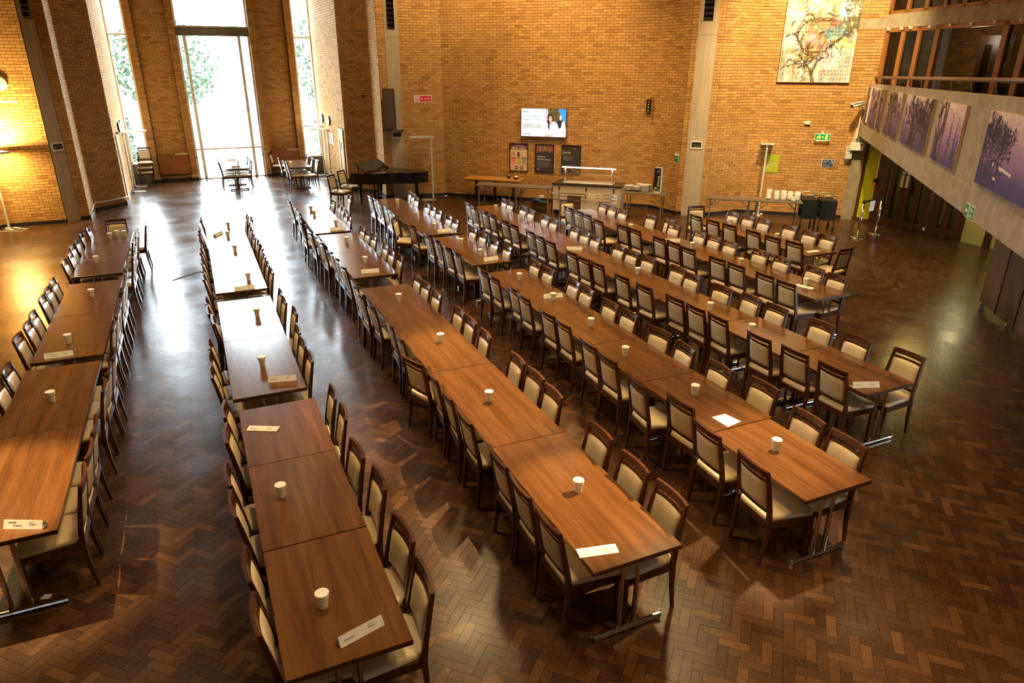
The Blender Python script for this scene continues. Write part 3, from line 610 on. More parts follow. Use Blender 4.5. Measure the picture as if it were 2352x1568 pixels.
CH = {
'1L':[(-2.16,15.89,0),(-2.23,15.42,0),(-2.24,14.78,0),(-2.26,14.33,0),(-2.21,13.69,0),(-2.24,13.2,0),(-2.25,12.0,0),(-2.25,11.55,0),(-2.25,11.09,0),(-2.25,10.35,1),(-2.24,9.92,1),(-2.27,9.46,-1),(-2.2,8.43,0)],
'1R':[(-1.1,15.9,0),(-1.22,15.32,0),(-1.24,14.89,0),(-1.26,14.33,0),(-1.2,13.67,0),(-1.2,13.18,0),(-1.25,12.03,0),(-1.24,11.58,0),(-1.24,11.14,0),(-1.24,10.41,0),(-1.24,9.97,0),(-1.25,9.48,0),(-1.17,8.43,0),(-1.19,7.97,-3),(-1.2,7.53,3),(-1.2,6.62,1),(-1.2,6.15,-1),(-1.2,5.71,2)],
'2L':[(-0.06,15.98,0),(-0.12,14.98,0),(-0.13,14.63,0),(-0.14,13.89,0),(-0.13,13.47,0),(-0.14,13.06,0),(-0.14,12.31,0),(-0.14,11.8,0),(-0.14,11.3,0),(-0.14,10.04,0),(-0.13,9.59,0),(-0.08,9.17,0),(-0.16,8.3,0),(-0.17,7.84,0),(-0.17,7.43,0),(-0.09,6.45,-4),(-0.1,5.95,-4),(-0.13,5.24,2),(-0.12,4.79,2),(-0.08,4.04,0),(-0.07,3.55,0)],
'2R':[(0.89,16.01,0),(0.95,15.66,0),(0.87,15.05,0),(0.86,14.65,0),(0.85,13.89,0),(0.88,13.41,0),(0.89,12.97,0),(0.87,12.32,0),(0.87,11.75,0),(0.88,11.29,0),(0.87,10.07,0),(0.87,9.66,0),(0.94,9.14,0),(0.87,8.4,-1),(0.86,7.93,1),(0.87,7.45,-1),(0.93,6.42,-3),(0.94,5.95,-4),(0.91,5.22,4),(0.97,4.69,0),(0.97,4.0,6),(0.96,3.47,-2)],
'3L':[(1.95,17.45,1),(1.98,16.48,0),(1.97,15.94,0),(1.91,15.41,0),(1.84,14.89,0),(1.87,13.85,0),(1.93,13.44,1),(1.93,12.97,1),(1.98,12.21,-1),(1.98,11.72,0),(1.97,11.12,2),(1.92,10.0,0),(1.89,9.52,1),(1.93,9.0,1),(1.97,8.17,-3),(1.96,7.66,-2),(1.89,6.86,18),(1.98,6.42,-5),(1.97,5.94,-5),(1.96,5.4,-2),(1.96,4.6,-2),(1.95,4.14,-2),(1.95,3.66,0)],
'3R':[(2.95,17.04,4),(2.98,16.4,1),(2.98,16.03,1),(2.89,15.29,1),(2.88,14.86,0),(2.92,13.77,3),(2.94,13.41,2),(2.95,12.94,0),(2.97,12.15,0),(2.96,11.68,0),(3.0,11.29,-1),(2.92,9.98,0),(2.92,9.57,1),(2.92,9.06,0),(2.97,8.26,0),(2.97,7.83,-2),(2.96,7.3,-4),(3.0,6.44,-3),(3.0,5.99,0),(2.98,5.53,-2),(2.99,4.63,-1),(2.98,4.06,-1),(2.99,3.57,-2),(3.45,17.53,0)],
'4L':[(3.91,17.37,0),(3.94,16.97,0),(3.93,16.55,0),(3.92,15.78,0),(3.9,15.29,-1),(3.88,14.86,0),(3.73,14.46,-38),(3.9,13.66,3),(3.94,12.71,0),(3.97,12.26,0),(3.96,11.63,2),(3.99,11.22,0),(3.98,9.95,0),(4.0,9.54,1),(4.04,8.87,0),(4.01,8.45,0),(4.0,7.69,1),(4.01,7.26,-1),(3.96,6.53,-3),(3.94,6.07,-1),(3.88,5.39,-7),(4.02,4.83,2),(3.9,4.28,-3),(3.88,3.66,-5)],
'4R':[(5.04,17.5,-2),(5.0,17.1,0),(4.92,16.58,-1),(4.9,15.66,1),(4.91,15.25,0),(4.91,14.84,2),(4.92,14.18,1),(4.92,13.76,1),(4.95,12.8,2),(4.97,12.31,0),(4.95,11.68,0),(4.99,11.19,0),(4.99,10.03,1),(5.0,9.56,1),(5.04,8.79,-2),(5.03,8.38,0),(5.01,7.69,0),(5.02,7.24,0),(5.0,6.52,7),(4.97,5.97,-5),(4.96,5.34,-2),(5.07,4.79,0),(4.95,4.08,-2),(4.93,3.61,-3)],
'5L':[(5.86,15.52,-1),(5.82,15.07,1),(5.84,14.41,1),(5.85,14.01,0),(5.84,13.29,2),(5.85,12.85,1),(5.91,12.18,-2),(5.89,11.73,-1),(5.88,11.25,0),(5.86,10.39,0),(5.86,9.96,1),(5.9,9.56,0),(5.87,8.77,0),(5.89,8.18,1),(5.97,7.53,1),(5.98,7.08,-1),(6.0,6.64,-3),(6.0,5.88,-1),(6.05,5.35,1),(6.07,4.82,-1)],
'5R':[(6.85,15.53,-2),(6.84,15.16,1),(6.87,14.49,1),(6.85,14.03,-1),(6.86,13.34,-1),(6.86,12.93,0),(6.89,12.06,-2),(6.88,11.63,0),(6.87,11.21,-1),(6.89,10.41,0),(6.89,9.98,1),(6.92,9.52,1),(6.99,8.79,1),(6.93,8.34,-1),(6.95,7.66,3),(7.02,7.12,-2),(7.03,6.63,0),(7.09,5.9,1),(7.07,5.34,-1),(7.2,4.74,-1)],
'6L':[(7.8,14.05,-2),(7.8,13.61,0),(7.79,13.18,-1),(7.7,12.53,-2),(7.9,11.89,1),(7.92,11.46,0),(7.94,10.66,-1),(7.97,10.25,0),(7.95,9.78,0),(7.97,9.01,2),(7.99,8.56,0),(8.01,7.91,0),(8.0,7.45,-1)],
'6R':[(8.8,14.1,-2),(8.8,13.69,-1),(8.81,13.25,0),(9.05,12.48,2),(9.16,11.95,1),(8.92,11.48,2),(8.97,10.7,-2),(8.99,10.29,0),(8.97,9.81,-1),(9.03,9.09,2),(9.02,8.56,0),(9.05,7.87,-1),(9.02,7.38,0)],
'7L':[(9.94,12.08,-1),(9.95,11.53,0),(9.99,11.05,1),(10.02,10.38,-1),(10.02,9.85,0),(10.08,9.35,2)],
'7R':[(10.95,12.01,-2),(10.99,11.56,0),(11.01,11.11,0),(11.08,10.44,0),(11.04,9.87,1),(11.09,9.47,-1)],
}
CH['1L'].append((-2.20, 7.96, 0)); CH['4L'][6] = (3.73, 14.40, -30)
CH['AL'] = [(.74, 25.75, 0), (.74, 26.35, 0), (.76, 27.0, 0)]; CH['AR'] = [(1.80, 25.72, 0), (1.80, 26.34, 0), (1.78, 27.1, 0)]
CH['BL'] = [(2.74, 26.21, 0), (2.81, 25.39, 0), (2.85, 25.0, 0)]; CH['BR'] = [(3.74, 26.09, 0), (3.82, 26.6, 0), (3.79, 25.42, 0), (3.87, 24.9, 6)]
odd_left = {('3L', 16): 'cream padded chair turned askew, left side of third table row from left', ('4L', 6): 'cream padded chair pulled back askew, left side of fourth table row from left', ('1R', 0): 'cream padded chair standing apart, far right end of first table row from left', ('3R', 23): 'cream padded chair standing apart beside the far end of third table row'}
for key, lst in CH.items():
    row, side = key[0], key[1]
    order = sorted([i for i in range(len(lst)) if (key, i) not in odd_left], key=lambda i: lst[i][1])
    for i, (x, y, a) in enumerate(lst):
        rz = math.radians(a)+(0 if side == 'L' else PI)
        if (key, i) in odd_left: lab = odd_left[(key, i)]
        else:
            n = order.index(i); nm = ORD[n]; sd = 'left' if side == 'L' else 'right'
            pos = 'nearest one' if n == 0 else nm+' from near end'
            if row.isdigit(): lab = 'cream padded chair, %s, %s side of %s table row from left' % (pos, sd, ROWN[int(row)])
            elif row == 'A': lab = 'cream padded chair, %s, %s side of table before the tall window' % (pos, sd)
            else: lab = 'cream padded chair, %s, %s side of table by the right window pier' % (pos, sd)
        make_chair(x, y, rz, lab, 'cream padded dining chairs')
for x, y, phi, lab in ((-1.71, 16.61, -88, 'cream padded chair at the far head of the first table row, facing the camera'),
                       (8.22, 14.89, -92, 'cream padded chair at the far head of the sixth table row, before the counter'),
                       (10.64, 12.95, -108, 'cream padded chair at the far head of the seventh table row'),
                       (10.59, 8.59, 98, 'cream padded chair at the near head of the seventh table row'),
                       (3.66, 21.30, -42, 'cream padded chair left of the piano, the nearer of two'),
                       (4.12, 22.1, -44, 'cream padded chair left of the piano, the one behind'),
                       (2.62, 27.85, -20, 'cream padded chair against the radiator cabinet right of the tall window')):
    make_chair(x, y, math.radians(phi), lab, 'cream padded dining chairs')
for k, lab in enumerate(('lowest chair of the stack under the narrow left window', 'middle chair of the stack under the narrow left window', 'topmost chair of the stack under the narrow left window')):
    make_chair(-1.62+.03*k, 28.12-.035*k, math.radians(-90), lab, 'stacked dining chairs', k*.17)

# ---------------------------------------------------------------- long tables (local: origin at the near end, middle of the width; length along +y)
TBM = {}
def make_table(x, y0, y1, label, rz=0):
    ln = round(y1-y0-.006, 2); wd = .755
    t = thing('dining_table', label, 'table', (x, y0+.003, 0), rz, 'walnut dining tables')
    if ln not in TBM:
        top = MB(); h = wd/2
        rings = [[(-h+i_, i_, z), (h-i_, i_, z), (h-i_, ln-i_, z), (-h+i_, ln-i_, z)] for i_, z in ((.002, .690), (0, .692), (0, .726), (.003, .730))]
        top.loft(rings); lip = None
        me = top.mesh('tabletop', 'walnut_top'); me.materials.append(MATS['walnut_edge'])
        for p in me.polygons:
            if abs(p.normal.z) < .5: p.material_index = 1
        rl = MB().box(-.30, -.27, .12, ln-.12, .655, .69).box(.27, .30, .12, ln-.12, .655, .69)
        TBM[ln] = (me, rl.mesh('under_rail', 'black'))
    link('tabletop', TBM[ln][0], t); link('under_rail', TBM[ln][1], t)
    for yy in (.085, ln-.085):
        g = link('leg', LEG, t, (0, yy, 0)); link('foot_bar', FOOT, g)
    return t
LEG = MB().tube([(-.075, 0, .045), (-.075, 0, .67)], .019, 10).tube([(.055, 0, .045), (.055, 0, .67)], .019, 10).box(-.26, .26, -.02, .02, .66, .69).mesh('leg', 'chrome', False)
FOOT = MB().tube([(-.30, 0, .028), (.30, 0, .028)], .024, 10).cbox((-.27, 0, .006), (.04, .04, .012)).cbox((.27, 0, .006), (.04, .04, .012)).mesh('foot_bar', 'chrome', False)
ROWS = {1: [(-1.74, (5.295, 7.08, 8.81)), (-1.735, (9.01, 10.74, 12.44)), (-1.76, (12.88, 14.01, 15.15, 16.25))],
        2: [(.405, (3.165, 4.395, 5.62, 6.78)), (.37, (7.06, 8.825, 10.55)), (.375, (10.99, 12.68, 14.37, 15.46, 16.55))],
        3: [(2.475, (3.225, 5.06, 6.87, 8.64, 10.35)), (2.48, (10.96, 12.72, 14.32)), (2.45, (14.5, 15.76, 16.84, 17.92))],
        4: [(4.48, (3.26, 4.47)), (4.53, (4.47, 5.69, 6.87)), (4.545, (6.87, 8.06, 9.24, 10.4)), (4.58, (10.91, 12.05, 13.18)), (4.46, (13.45, 14.56, 15.67, 16.79, 17.9))],
        5: [(6.58, (4.44, 5.65)), (6.53, (5.65, 6.85)), (6.47, (6.85, 8.05)), (6.43, (8.05, 9.22, 10.36, 11.5)), (6.42, (11.5, 12.62, 13.74, 14.86, 15.98))],
        6: [(8.62, (7.07, 8.3)), (8.57, (8.3, 9.53)), (8.52, (9.53, 10.8)), (8.46, (10.8, 12.05)), (8.39, (12.05, 13.3)), (8.33, (13.3, 14.58))],
        7: [(10.51, (9.05, 10.2, 11.36, 12.52))]}
TABLES = {}
for r, bl in ROWS.items():
    n = 0
    for x, ys in bl:
        for y0, y1 in zip(ys, ys[1:]):
            pos = 'nearest one' if n == 0 else ORD[n]+' from the near end'
            make_table(x, y0, y1, 'walnut topped dining table, %s of the %s row from left' % (pos, ROWN[r])); n += 1
    TABLES[r] = n
make_table(1.29, 25.4, 26.6, 'dining table before the tall window, the nearer of two pushed together'); make_table(1.29, 26.6, 27.8, 'dining table before the tall window, the farther of two pushed together')
make_table(3.29, 24.86, 27.05, 'single walnut dining table by the right window pier')
# ---------------------------------------------------------------- foam cups
def cup_meshes():
    body = MB().lathe([(.0, .003), (.0265, 0), (.028, .001), (.0385, .080), (.0435, .081), (.0455, .106), (.043, .107), (.041, .098), (.040, .09)], n=24, cap=False)
    lid = MB().lathe([(.0, .1015), (.0405, .1015), (.0435, .1065), (.0462, .1070), (.0466, .1150), (.0445, .1175), (.0415, .1178), (.0, .1172)], n=24, cap=False)
    return body.mesh('cup_body', 'foam', False), lid.mesh('lid', 'foam', False)
CUPB, CUPL = cup_meshes()
CUPS = {1: [(-1.77, 15.68), (-1.65, 15.86), (-1.52, 15.79), (-1.84, 13.76), (-1.71, 11.59), (-1.78, 9.58), (-1.72, 7.78)],
        2: [(.46, 15.82), (.40, 14.92), (.45, 13.62), (.52, 11.58), (.48, 9.67), (.37, 7.86), (.24, 5.05), (.33, 3.67)],
        3: [(2.39, 17.0), (2.37, 16.4), (2.63, 15.15), (2.51, 13.46), (2.50, 11.83), (2.47, 9.52), (2.51, 7.72), (2.44, 5.95), (2.48, 4.13)],
        4: [(4.53, 17.03), (4.50, 15.32), (4.50, 13.98), (4.54, 12.44), (4.57, 11.51), (4.57, 9.79), (4.59, 8.63), (4.55, 7.45), (4.42, 6.41), (4.51, 5.20), (4.46, 3.97)],
        5: [(6.53, 15.37), (6.54, 9.29), (6.46, 7.33), (6.39, 6.40)], 6: [(8.35, 12.23), (8.52, 10.37), (8.56, 9.06), (8.67, 7.68)], 7: [(10.69, 11.77), (10.60, 10.30)]}
def cup(x, y, label, z=.7305):
    t = thing('foam_cup', label, 'cup', (x, y, z), random.uniform(0, 6), 'white foam cups with lids')
    link('cup_body', CUPB, t); link('lid', CUPL, t)
for r, lst in CUPS.items():
    for i, (x, y) in enumerate(sorted(lst, key=lambda q: q[1])):
        pos = 'nearest one' if i == 0 else ORD[i]+' from the near end'
        cup(x, y, 'white lidded foam cup, %s on the %s table row from left' % (pos, ROWN[r]))
cup(3.08, 25.63, 'white lidded foam cup on the table by the right window pier'); cup(1.41, 26.65, 'white lidded foam cup on the table before the tall window')
# ---------------------------------------------------------------- folded name cards (A4 in thirds), writing on the side facing the camera
CARDH = .0606
def card(cx, cy, rz, word, label, z=.7308, flat=False, logo=True):
    t = thing('name_card', label, 'name card', (cx, cy, z), rz, 'folded paper name cards')
    L2, b = .1485, .035
    if not flat:
        tri = [(-b, 0), (b, 0), (0, CARDH)]; m = MB()
        for (y0, z0), (y1, z1) in ((tri[0], tri[2]), (tri[2], tri[1])):
            m.add([(-L2, y0, z0), (L2, y0, z0), (L2, y1, z1), (-L2, y1, z1), (-L2, y0+.0008, z0), (L2, y0+.0008, z0), (L2, y1+.0008, z1), (-L2, y1+.0008, z1)], [(0,1,2,3),(7,6,5,4),(0,4,5,1),(2,6,7,3),(1,5,6,2),(3,7,4,0)])
        m.box(-L2, L2, -b, b, 0, .0008)
        obj('folded_sheet', m, 'paper', t)
        sl = math.atan2(CARDH, b); M0 = Matrix.Translation((0, -b, 0)) @ Matrix.Rotation(sl, 4, 'X')
    else:
        m = MB().box(-L2, L2, -.05, .05, 0, .003); m.add([(-L2, -.05, .003), (L2, -.05, .003), (L2, .03, .014), (-L2, .03, .014), (-L2+.01, .05, .003), (L2-.012, .05, .003)], [(0, 1, 2, 3), (3, 2, 5, 4)])
        obj('folded_sheet', m, 'paper', t)
        M0 = Matrix.Translation((0, -.05, .003)) @ Matrix.Rotation(math.atan2(.011, .08), 4, 'X')
    def put(txt, x, y, size, mat, bold=0, name='lettering'):
        o = link(name, text_mesh(txt, size, mat, bold), t); o.matrix_local = M0 @ Matrix.Translation((x, y, .0006)); return o
    if word == 'SUMMER SCHOOL': put('SUMMER', -.115, .042, .017, 'ink_pen'); put('SCHOOL', -.075, .020, .017, 'ink_pen')
    elif word: put(word, -.118, .026, .0175, 'ink_pen', -.006)
    if logo: put('University of', .045, .050, .007, 'ink_grey'); put('Kent', .045, .031, .022, 'ink_grey', .02, 'logo'); o = put('___', .092, .040, .014, 'ink_grey')
    return t
CARDS = [(1, -1.83, 9.13, 0, 'SUMMER SCHOOL'), (1, -1.585, 5.44, -25, 'SUMMER SCHOOL'), (2, .225, 15.16, 58, ''), (2, .42, 11.06, 5, 'EMBASSY'), (2, .53, 7.35, -12, 'EMBASSY'), (2, .22, 6.29, -27, 'EMBASSY'), (2, .50, 3.35, 15, 'EMBASSY'),
         (3, 2.56, 14.67, 2, 'EMBASSY'), (3, 2.44, 11.21, -8, 'EMBASSY'), (3, 2.24, 3.42, -12, ''), (4, 4.60, 13.62, 0, 'EMBASSY'), (4, 4.62, 11.13, 7, 'EMBASSY'), (4, 4.66, 8.77, -9, 'EMBASSY'),
         (5, 6.38, 11.19, -23, 'EMBASSY'), (5, 6.36, 4.60, -22, 'EMBASSY'), (6, 8.51, 10.97, -27, 'EMBASSY'), (6, 8.585, 7.62, -72, ''), (7, 10.48, 9.25, 0, '')]
FLAT = {(2, 6.29), (3, 3.42), (6, 7.62), (7, 9.25)}
cnt = {}
for r in range(1, 8):
    for i, c in enumerate(sorted([c for c in CARDS if c[0] == r], key=lambda q: q[2])):
        fl_ = (r, c[2]) in FLAT; pos = 'nearest' if i == 0 else ORD[i]+' from near end'
        lab = 'white name card%s%s, %s on the %s table row' % (' reading '+c[4] if c[4] else '', ' folded flat' if fl_ else '', pos, ROWN[r])
        card(c[1], c[2], math.radians(c[3]), c[4], lab, flat=fl_)
card(1.27, 25.68, 0, '', 'white name card on the near table before the tall window'); card(1.25, 27.6, 0, '', 'white name card on the far table before the tall window')
pp = MB().prism([(-.085, .11), (.085, .095), (.10, -.10), (-.095, -.115)], 0, .002)
tag(obj('paper_sheet', pp, 'paper', None, False, (4.44, 4.615, .7308), .1), 'blank white sheet of paper on the fourth table row from left', 'paper')
tag(obj('paper_scrap', MB().prism([(-.04, 0), (.03, -.02), (.045, .03), (-.01, .05)], 0, .002), 'paper', None, False, (-1.62, 5.5, .001), 0), 'small white paper scrap on the floor under the nearest left table', 'paper')
# ---------------------------------------------------------------- things on the walls
RX90 = Matrix.Rotation(PI/2, 4, 'X')
def wall_thing(name, label, cat, a, b, s, z, off=.012, group=None):
    """Empty on a wall: local x right, z up, -y into the hall"""
    a = Vector(a); b = Vector(b); u = (b-a).normalized(); q = a+u*s; n = Vector((u.y, -u.x))
    return thing(name, label, cat, (q.x+n.x*off, q.y+n.y*off, z), math.atan2(u.y, u.x), group)
def put_text(parent, txt, x, y, z, size, mat, bold=0, name='lettering', align='LEFT', shear=0):
    o = link(name, text_mesh(txt, size, mat, bold, align), parent); o.matrix_local = Matrix.Translation((x, y, z)) @ RX90; return o
def picture(parent, name, x0, x1, z0, z1, y, arr, mat='printed'):
    """arr[ny,nx,3], row 0 = bottom, linear colour; printed on a flat sheet facing -y"""
    ny, nx = arr.shape[:2]; xs = np.linspace(x0, x1, nx+1); zs = np.linspace(z0, z1, ny+1)
    X, Z = np.meshgrid(xs, zs); co = np.stack([X, np.full_like(X, y), Z], -1).reshape(-1, 3)
    i = (np.arange(ny)[:, None]*(nx+1)+np.arange(nx)[None, :]).reshape(-1); F = np.stack([i, i+1, i+nx+2, i+nx+1], 1)
    me = bpy.data.meshes.new(name); me.vertices.add(len(co)); me.vertices.foreach_set('co', co.astype(np.float32).ravel())
    me.loops.add(F.size); me.loops.foreach_set('vertex_index', F.ravel().astype(np.int32)); me.polygons.add(len(F)); me.polygons.foreach_set('loop_start', np.arange(len(F), dtype=np.int32)*4)
    me.update(); at = me.color_attributes.new('print', 'FLOAT_COLOR', 'CORNER')
    c = np.ones((len(F), 4, 4), np.float32); c[:, :, :3] = np.clip(arr.reshape(-1, 3), 0, 1)[:, None, :]; at.data.foreach_set('color', c.ravel())
    me.materials.append(MATS[mat]); return link(name, me, parent)
def grid(nx, ny): return np.meshgrid((np.arange(nx)+.5)/nx, (np.arange(ny)+.5)/ny)
def blend(A, mask, col):
    m = np.clip(mask, 0, 1)[..., None]; A[:] = A*(1-m)+np.array(col)*m
def ell(X, Y, cx, cy, rx, ry, soft=.15): return np.clip((1-np.sqrt(((X-cx)/rx)**2+((Y-cy)/ry)**2))/soft, 0, 1)
def stroke(A, X, Y, pts, w, col, asp=1.0):
    ny, nx = X.shape; y0_, sy = Y[0, 0], Y[-1, 0]-Y[0, 0]
    for (x0, y0), (x1, y1) in zip(pts, pts[1:]):
        wx = w/asp
        i0 = max(0, int((min(x0, x1)-wx)*nx)); i1 = min(nx, int((max(x0, x1)+wx)*nx)+2); j0 = max(0, int((min(y0, y1)-w-y0_)/sy*(ny-1))); j1 = min(ny, int((max(y0, y1)+w-y0_)/sy*(ny-1))+2)
        if i1 <= i0 or j1 <= j0: continue
        Xs, Ys, As = X[j0:j1, i0:i1], Y[j0:j1, i0:i1], A[j0:j1, i0:i1]
        dx, dy = (x1-x0)*asp, y1-y0; L2 = dx*dx+dy*dy+1e-9
        t = np.clip(((Xs-x0)*asp*dx+(Ys-y0)*dy)/L2, 0, 1); d = np.hypot((Xs-x0)*asp-t*dx, Ys-y0-t*dy); blend(As, (w-d)/w*2, col)
def smooth_noise(nx, ny, sx, sy, seed):
    r = np.random.RandomState(seed); g = r.rand(sy+2, sx+2); X, Y = grid(nx, ny); X = X*sx; Y = Y*sy; i = X.astype(int); j = Y.astype(int); u = X-i; v = Y-j; u = u*u*(3-2*u); v = v*v*(3-2*v)
    return g[j, i]*(1-u)*(1-v)+g[j, i+1]*u*(1-v)+g[j+1, i]*(1-u)*v+g[j+1, i+1]*u*v
TVW = ((7.41, 21.68), (12.39, 17.30)); PWL = ((14.40, 15.63), (16.71, 13.585)); RETW = ((12.39, 17.30), (12.52, 16.15)); NSW = ((6.13, 21.84), (7.41, 21.68)); LWL = ((-4.70, 21.68), (-3.38, 21.72))
# wall screen
tv = wall_thing('wall_screen_tv', 'lit flat screen on the brick wall announcing a new attendance system', 'screen', *TVW, 2.605, 1.975)
tv.name = 'flat_screen'
obj('casing', MB().box(0, 1.42, -.10, -.045, 0, .83), 'black', tv); obj('wall_mount', MB().box(.4, 1.0, -.045, 0, .2, .6), 'black', tv)
nx, ny = 150, 62; X, Y = grid(nx, ny); A = np.zeros((ny, nx, 3)); A[:] = (.80, .88, 1.0)
picture(tv, 'display', .012, .758, .012, .818, -.102, A[:, :80], 'screen_print')
nx, ny = 84, 104; X, Y = grid(nx, ny); A = np.zeros((ny, nx, 3)); A[:] = (.82, .80, .90)
blend(A, (Y > .40)*1.0, (.10, .075, .028)); A[Y > .4] *= (.8+.5*smooth_noise(nx, ny, 16, 20, 3)[..., None])[Y > .4]
blend(A, (X < .13)*(Y > .40)*1.0, (.50, .44, .66)); blend(A, (X > .09)*(X < .13)*(Y > .5)*1.0, (.72, .70, .85)); blend(A, (X > .60+(1-Y)*.58)*(Y > .52)*1.0, (.05, .28, .86)); blend(A, (X > .93)*(Y < .52)*(Y > .34)*1.0, (.02, .015, .02))
blend(A, ell(X, Y, .68, .45, .15, .16, .2), (.025, .02, .035)); blend(A, ell(X, Y, .17, .44, .095, .22, .2), (.02, .012, .015)); blend(A, ell(X, Y, .24, .70, .145, .125, .15), (.02, .012, .015)); blend(A, ell(X, Y, .36, .55, .06, .12, .3), (.02, .012, .015))
blend(A, ell(X, Y, .40, .30, .26, .27, .15), (.88, .87, .94)); blend(A, ell(X, Y, .05, .30, .16, .24, .2), (.86, .85, .93)); blend(A, ell(X, Y, .28, .50, .06, .08, .2), (.62, .34, .22))
blend(A, ell(X, Y, .26, .645, .088, .115, .15), (.66, .37, .25)); blend(A, ell(X, Y, .255, .60, .035, .018, .3), (.95, .90, .88)); blend(A, ell(X, Y, .225, .675, .016, .011, .3), (.05, .03, .03)); blend(A, ell(X, Y, .30, .675, .016, .011, .3), (.05, .03, .03)); blend(A, ell(X, Y, .262, .64, .012, .025, .4), (.52, .27, .18))
blend(A, ell(X, Y, .19, .40, .05, .16, .2), (.03, .025, .06)); blend(A, ell(X, Y, .20, .27, .035, .05, .2), (.35, .18, .20))
blend(A, ell(X, Y, .74, .69, .055, .10, .2), (.80, .62, .56)); blend(A, ell(X, Y, .88, .34, .11, .24, .2), (.86, .86, .93)); blend(A, ell(X, Y, .55, .22, .22, .12, .3), (.86, .85, .92)); blend(A, ell(X, Y, .18, .05, .20, .075, .25), (.82, .50, .46))
blend(A, (abs(X-.58) < .09)*(abs(Y-.135) < .012)*1.0, (.20, .18, .26)); blend(A, (abs(X-.86) < .06)*(abs(Y-.17) < .012)*1.0, (.25, .22, .30))
picture(tv, 'photograph', .758, 1.408, .012, .818, -.102, A, 'screen_print')
P('ink_tv', (.03, .10, .20), .6); P('ink_tv_blue', (.09, .34, .60), .6); P('ink_tv_grey', (.22, .30, .40), .6)
put_text(tv, 'University of', .06, -.104, .765, .018, 'ink_tv'); put_text(tv, 'Kent', .06, -.104, .705, .075, 'ink_tv', .02, 'logo')
put_text(tv, 'New attendance', .06, -.104, .575, .078, 'ink_tv_blue', .004); put_text(tv, 'system for 2024-25', .06, -.104, .480, .078, 'ink_tv_blue', .004)
for k, wd in enumerate((.55, .60, .57, .60, .58, .12)):
    obj('text_line', MB().box(.06, .06+wd, -.1045, -.1035, .365-k*.026, .375-k*.026), 'ink_tv_grey', tv)
obj('text_line', MB().box(.06, .30, -.1045, -.1035, .075, .09), 'ink_tv', tv)
# framed posters
def poster(s, label, arr, body):
    t = wall_thing('framed_poster', label, 'poster', *TVW, s, .905, group='framed posters under the screen')
    obj('frame', MB().box(0, .60, -.03, -.005, 0, .022).box(0, .60, -.03, -.005, .828, .85).box(0, .022, -.03, -.005, .022, .828).box(.578, .60, -.03, -.005, .022, .828), 'black', t)
    picture(t, 'print', .022, .578, .022, .828, -.014, arr); body(t); return t
P('ink_lime', (.55, .50, .05), .6); P('canvas_edge', (.62, .45, .28), .8); P('ink_white', (.80, .72, .62), .6); P('ink_tan', (.72, .52, .38), .6)
nx, ny = 60, 86; X, Y = grid(nx, ny); A = np.zeros((ny, nx, 3)); A[:] = (.72, .50, .33); blend(A, (Y > .79)*1.0, (.15, .05, .11))
for cx, c1, c2 in ((.20, (.62, .02, .03), (.78, .25, .22)), (.50, (.25, .32, .02), (.50, .46, .12)), (.80, (.01, .20, .30), (.32, .34, .32))):
    blend(A, (abs(X-cx) < .11)*(abs(Y-.465) < .03)*1.0, c1); blend(A, (abs(X-cx) < .11)*(Y > .24)*(Y < .41)*1.0, c2)
for cx in (.36, .67): blend(A, ell(X, Y, cx, .105, .115, .078, .08), (.13, .035, .09))
blend(A, (abs(X-.2+.4*(Y-.62)) < .045)*(abs(Y-.62) < .075)*1.0, (.42, .20, .06)); blend(A, (abs(X-.48) < .06)*(abs(Y-.61) < .09)*1.0, (.05, .06, .09)); blend(A, ell(X, Y, .54, .575, .06, .05), (.45, .05, .03)); blend(A, (abs(X-.83) < .025)*(abs(Y-.62) < .07)*1.0, (.75, .66, .55)); blend(A, (abs(X-.83) < .02)*(abs(Y-.69) < .012)*1.0, (.05, .04, .04))
def b1(t):
    put_text(t, 'MEAL DEAL', .30, -.0155, .675, .092, 'ink_white', .012, align='CENTER'); obj('text_line', MB().box(.16, .44, -.0162, -.0150, .768, .784), 'ink_tan', t)
    for x, w_ in ((.135, 'MAIN'), (.30, 'SNACK'), (.465, 'DRINK')): put_text(t, w_, x, -.0155, .385, .03, 'ink_white', 0, align='CENTER')
    for x in (.222, .396): obj('text_line', MB().box(x-.045, x+.045, -.0162, -.0150, .092, .118).box(x-.03, x+.03, -.0162, -.0150, .128, .136), 'ink_tan', t)
poster(2.22, 'framed cream and purple MEAL DEAL poster under the screen', A, b1)
A = np.zeros((ny, nx, 3)); A[:] = (.045, .04, .05)
cols = [(.55, .06, .06), (.42, .10, .10), (.20, .30, .04), (.55, .07, .08), (.05, .22, .30), (.48, .08, .12), (.30, .36, .05), (.60, .10, .06), (.10, .25, .32), (.50, .06, .10), (.25, .30, .05), (.55, .08, .08), (.45, .06, .12)]
for k, c in enumerate(cols): blend(A, (abs(X-(.07+k*.072)) < .028)*(Y > .70+.08*abs(math.sin(k*1.9)))*(Y < .99)*1.0, c)
def b2(t):
    put_text(t, 'Opinions.', .07, -.0155, .455, .072, 'ink_white', .012); put_text(t, 'We love them.', .07, -.0155, .37, .072, 'ink_white', .012)
    for k in range(7): obj('text_line', MB().box(.07, .42+.05*((k*7) % 3), -.0162, -.0150, .325-k*.028, .331-k*.028), 'ink_grey', t)
    put_text(t, 'Kent', .07, -.0155, .075, .05, 'ink_white', .01, 'logo')
poster(3.045, 'framed dark Opinions We love them poster with coloured stripes under the screen', A, b2)
A = np.zeros((ny, nx, 3)); A[:] = (.040, .036, .034); blend(A, (X < .05)*(Y > .66)*(Y < .84)*1.0, (.24, .34, .03))
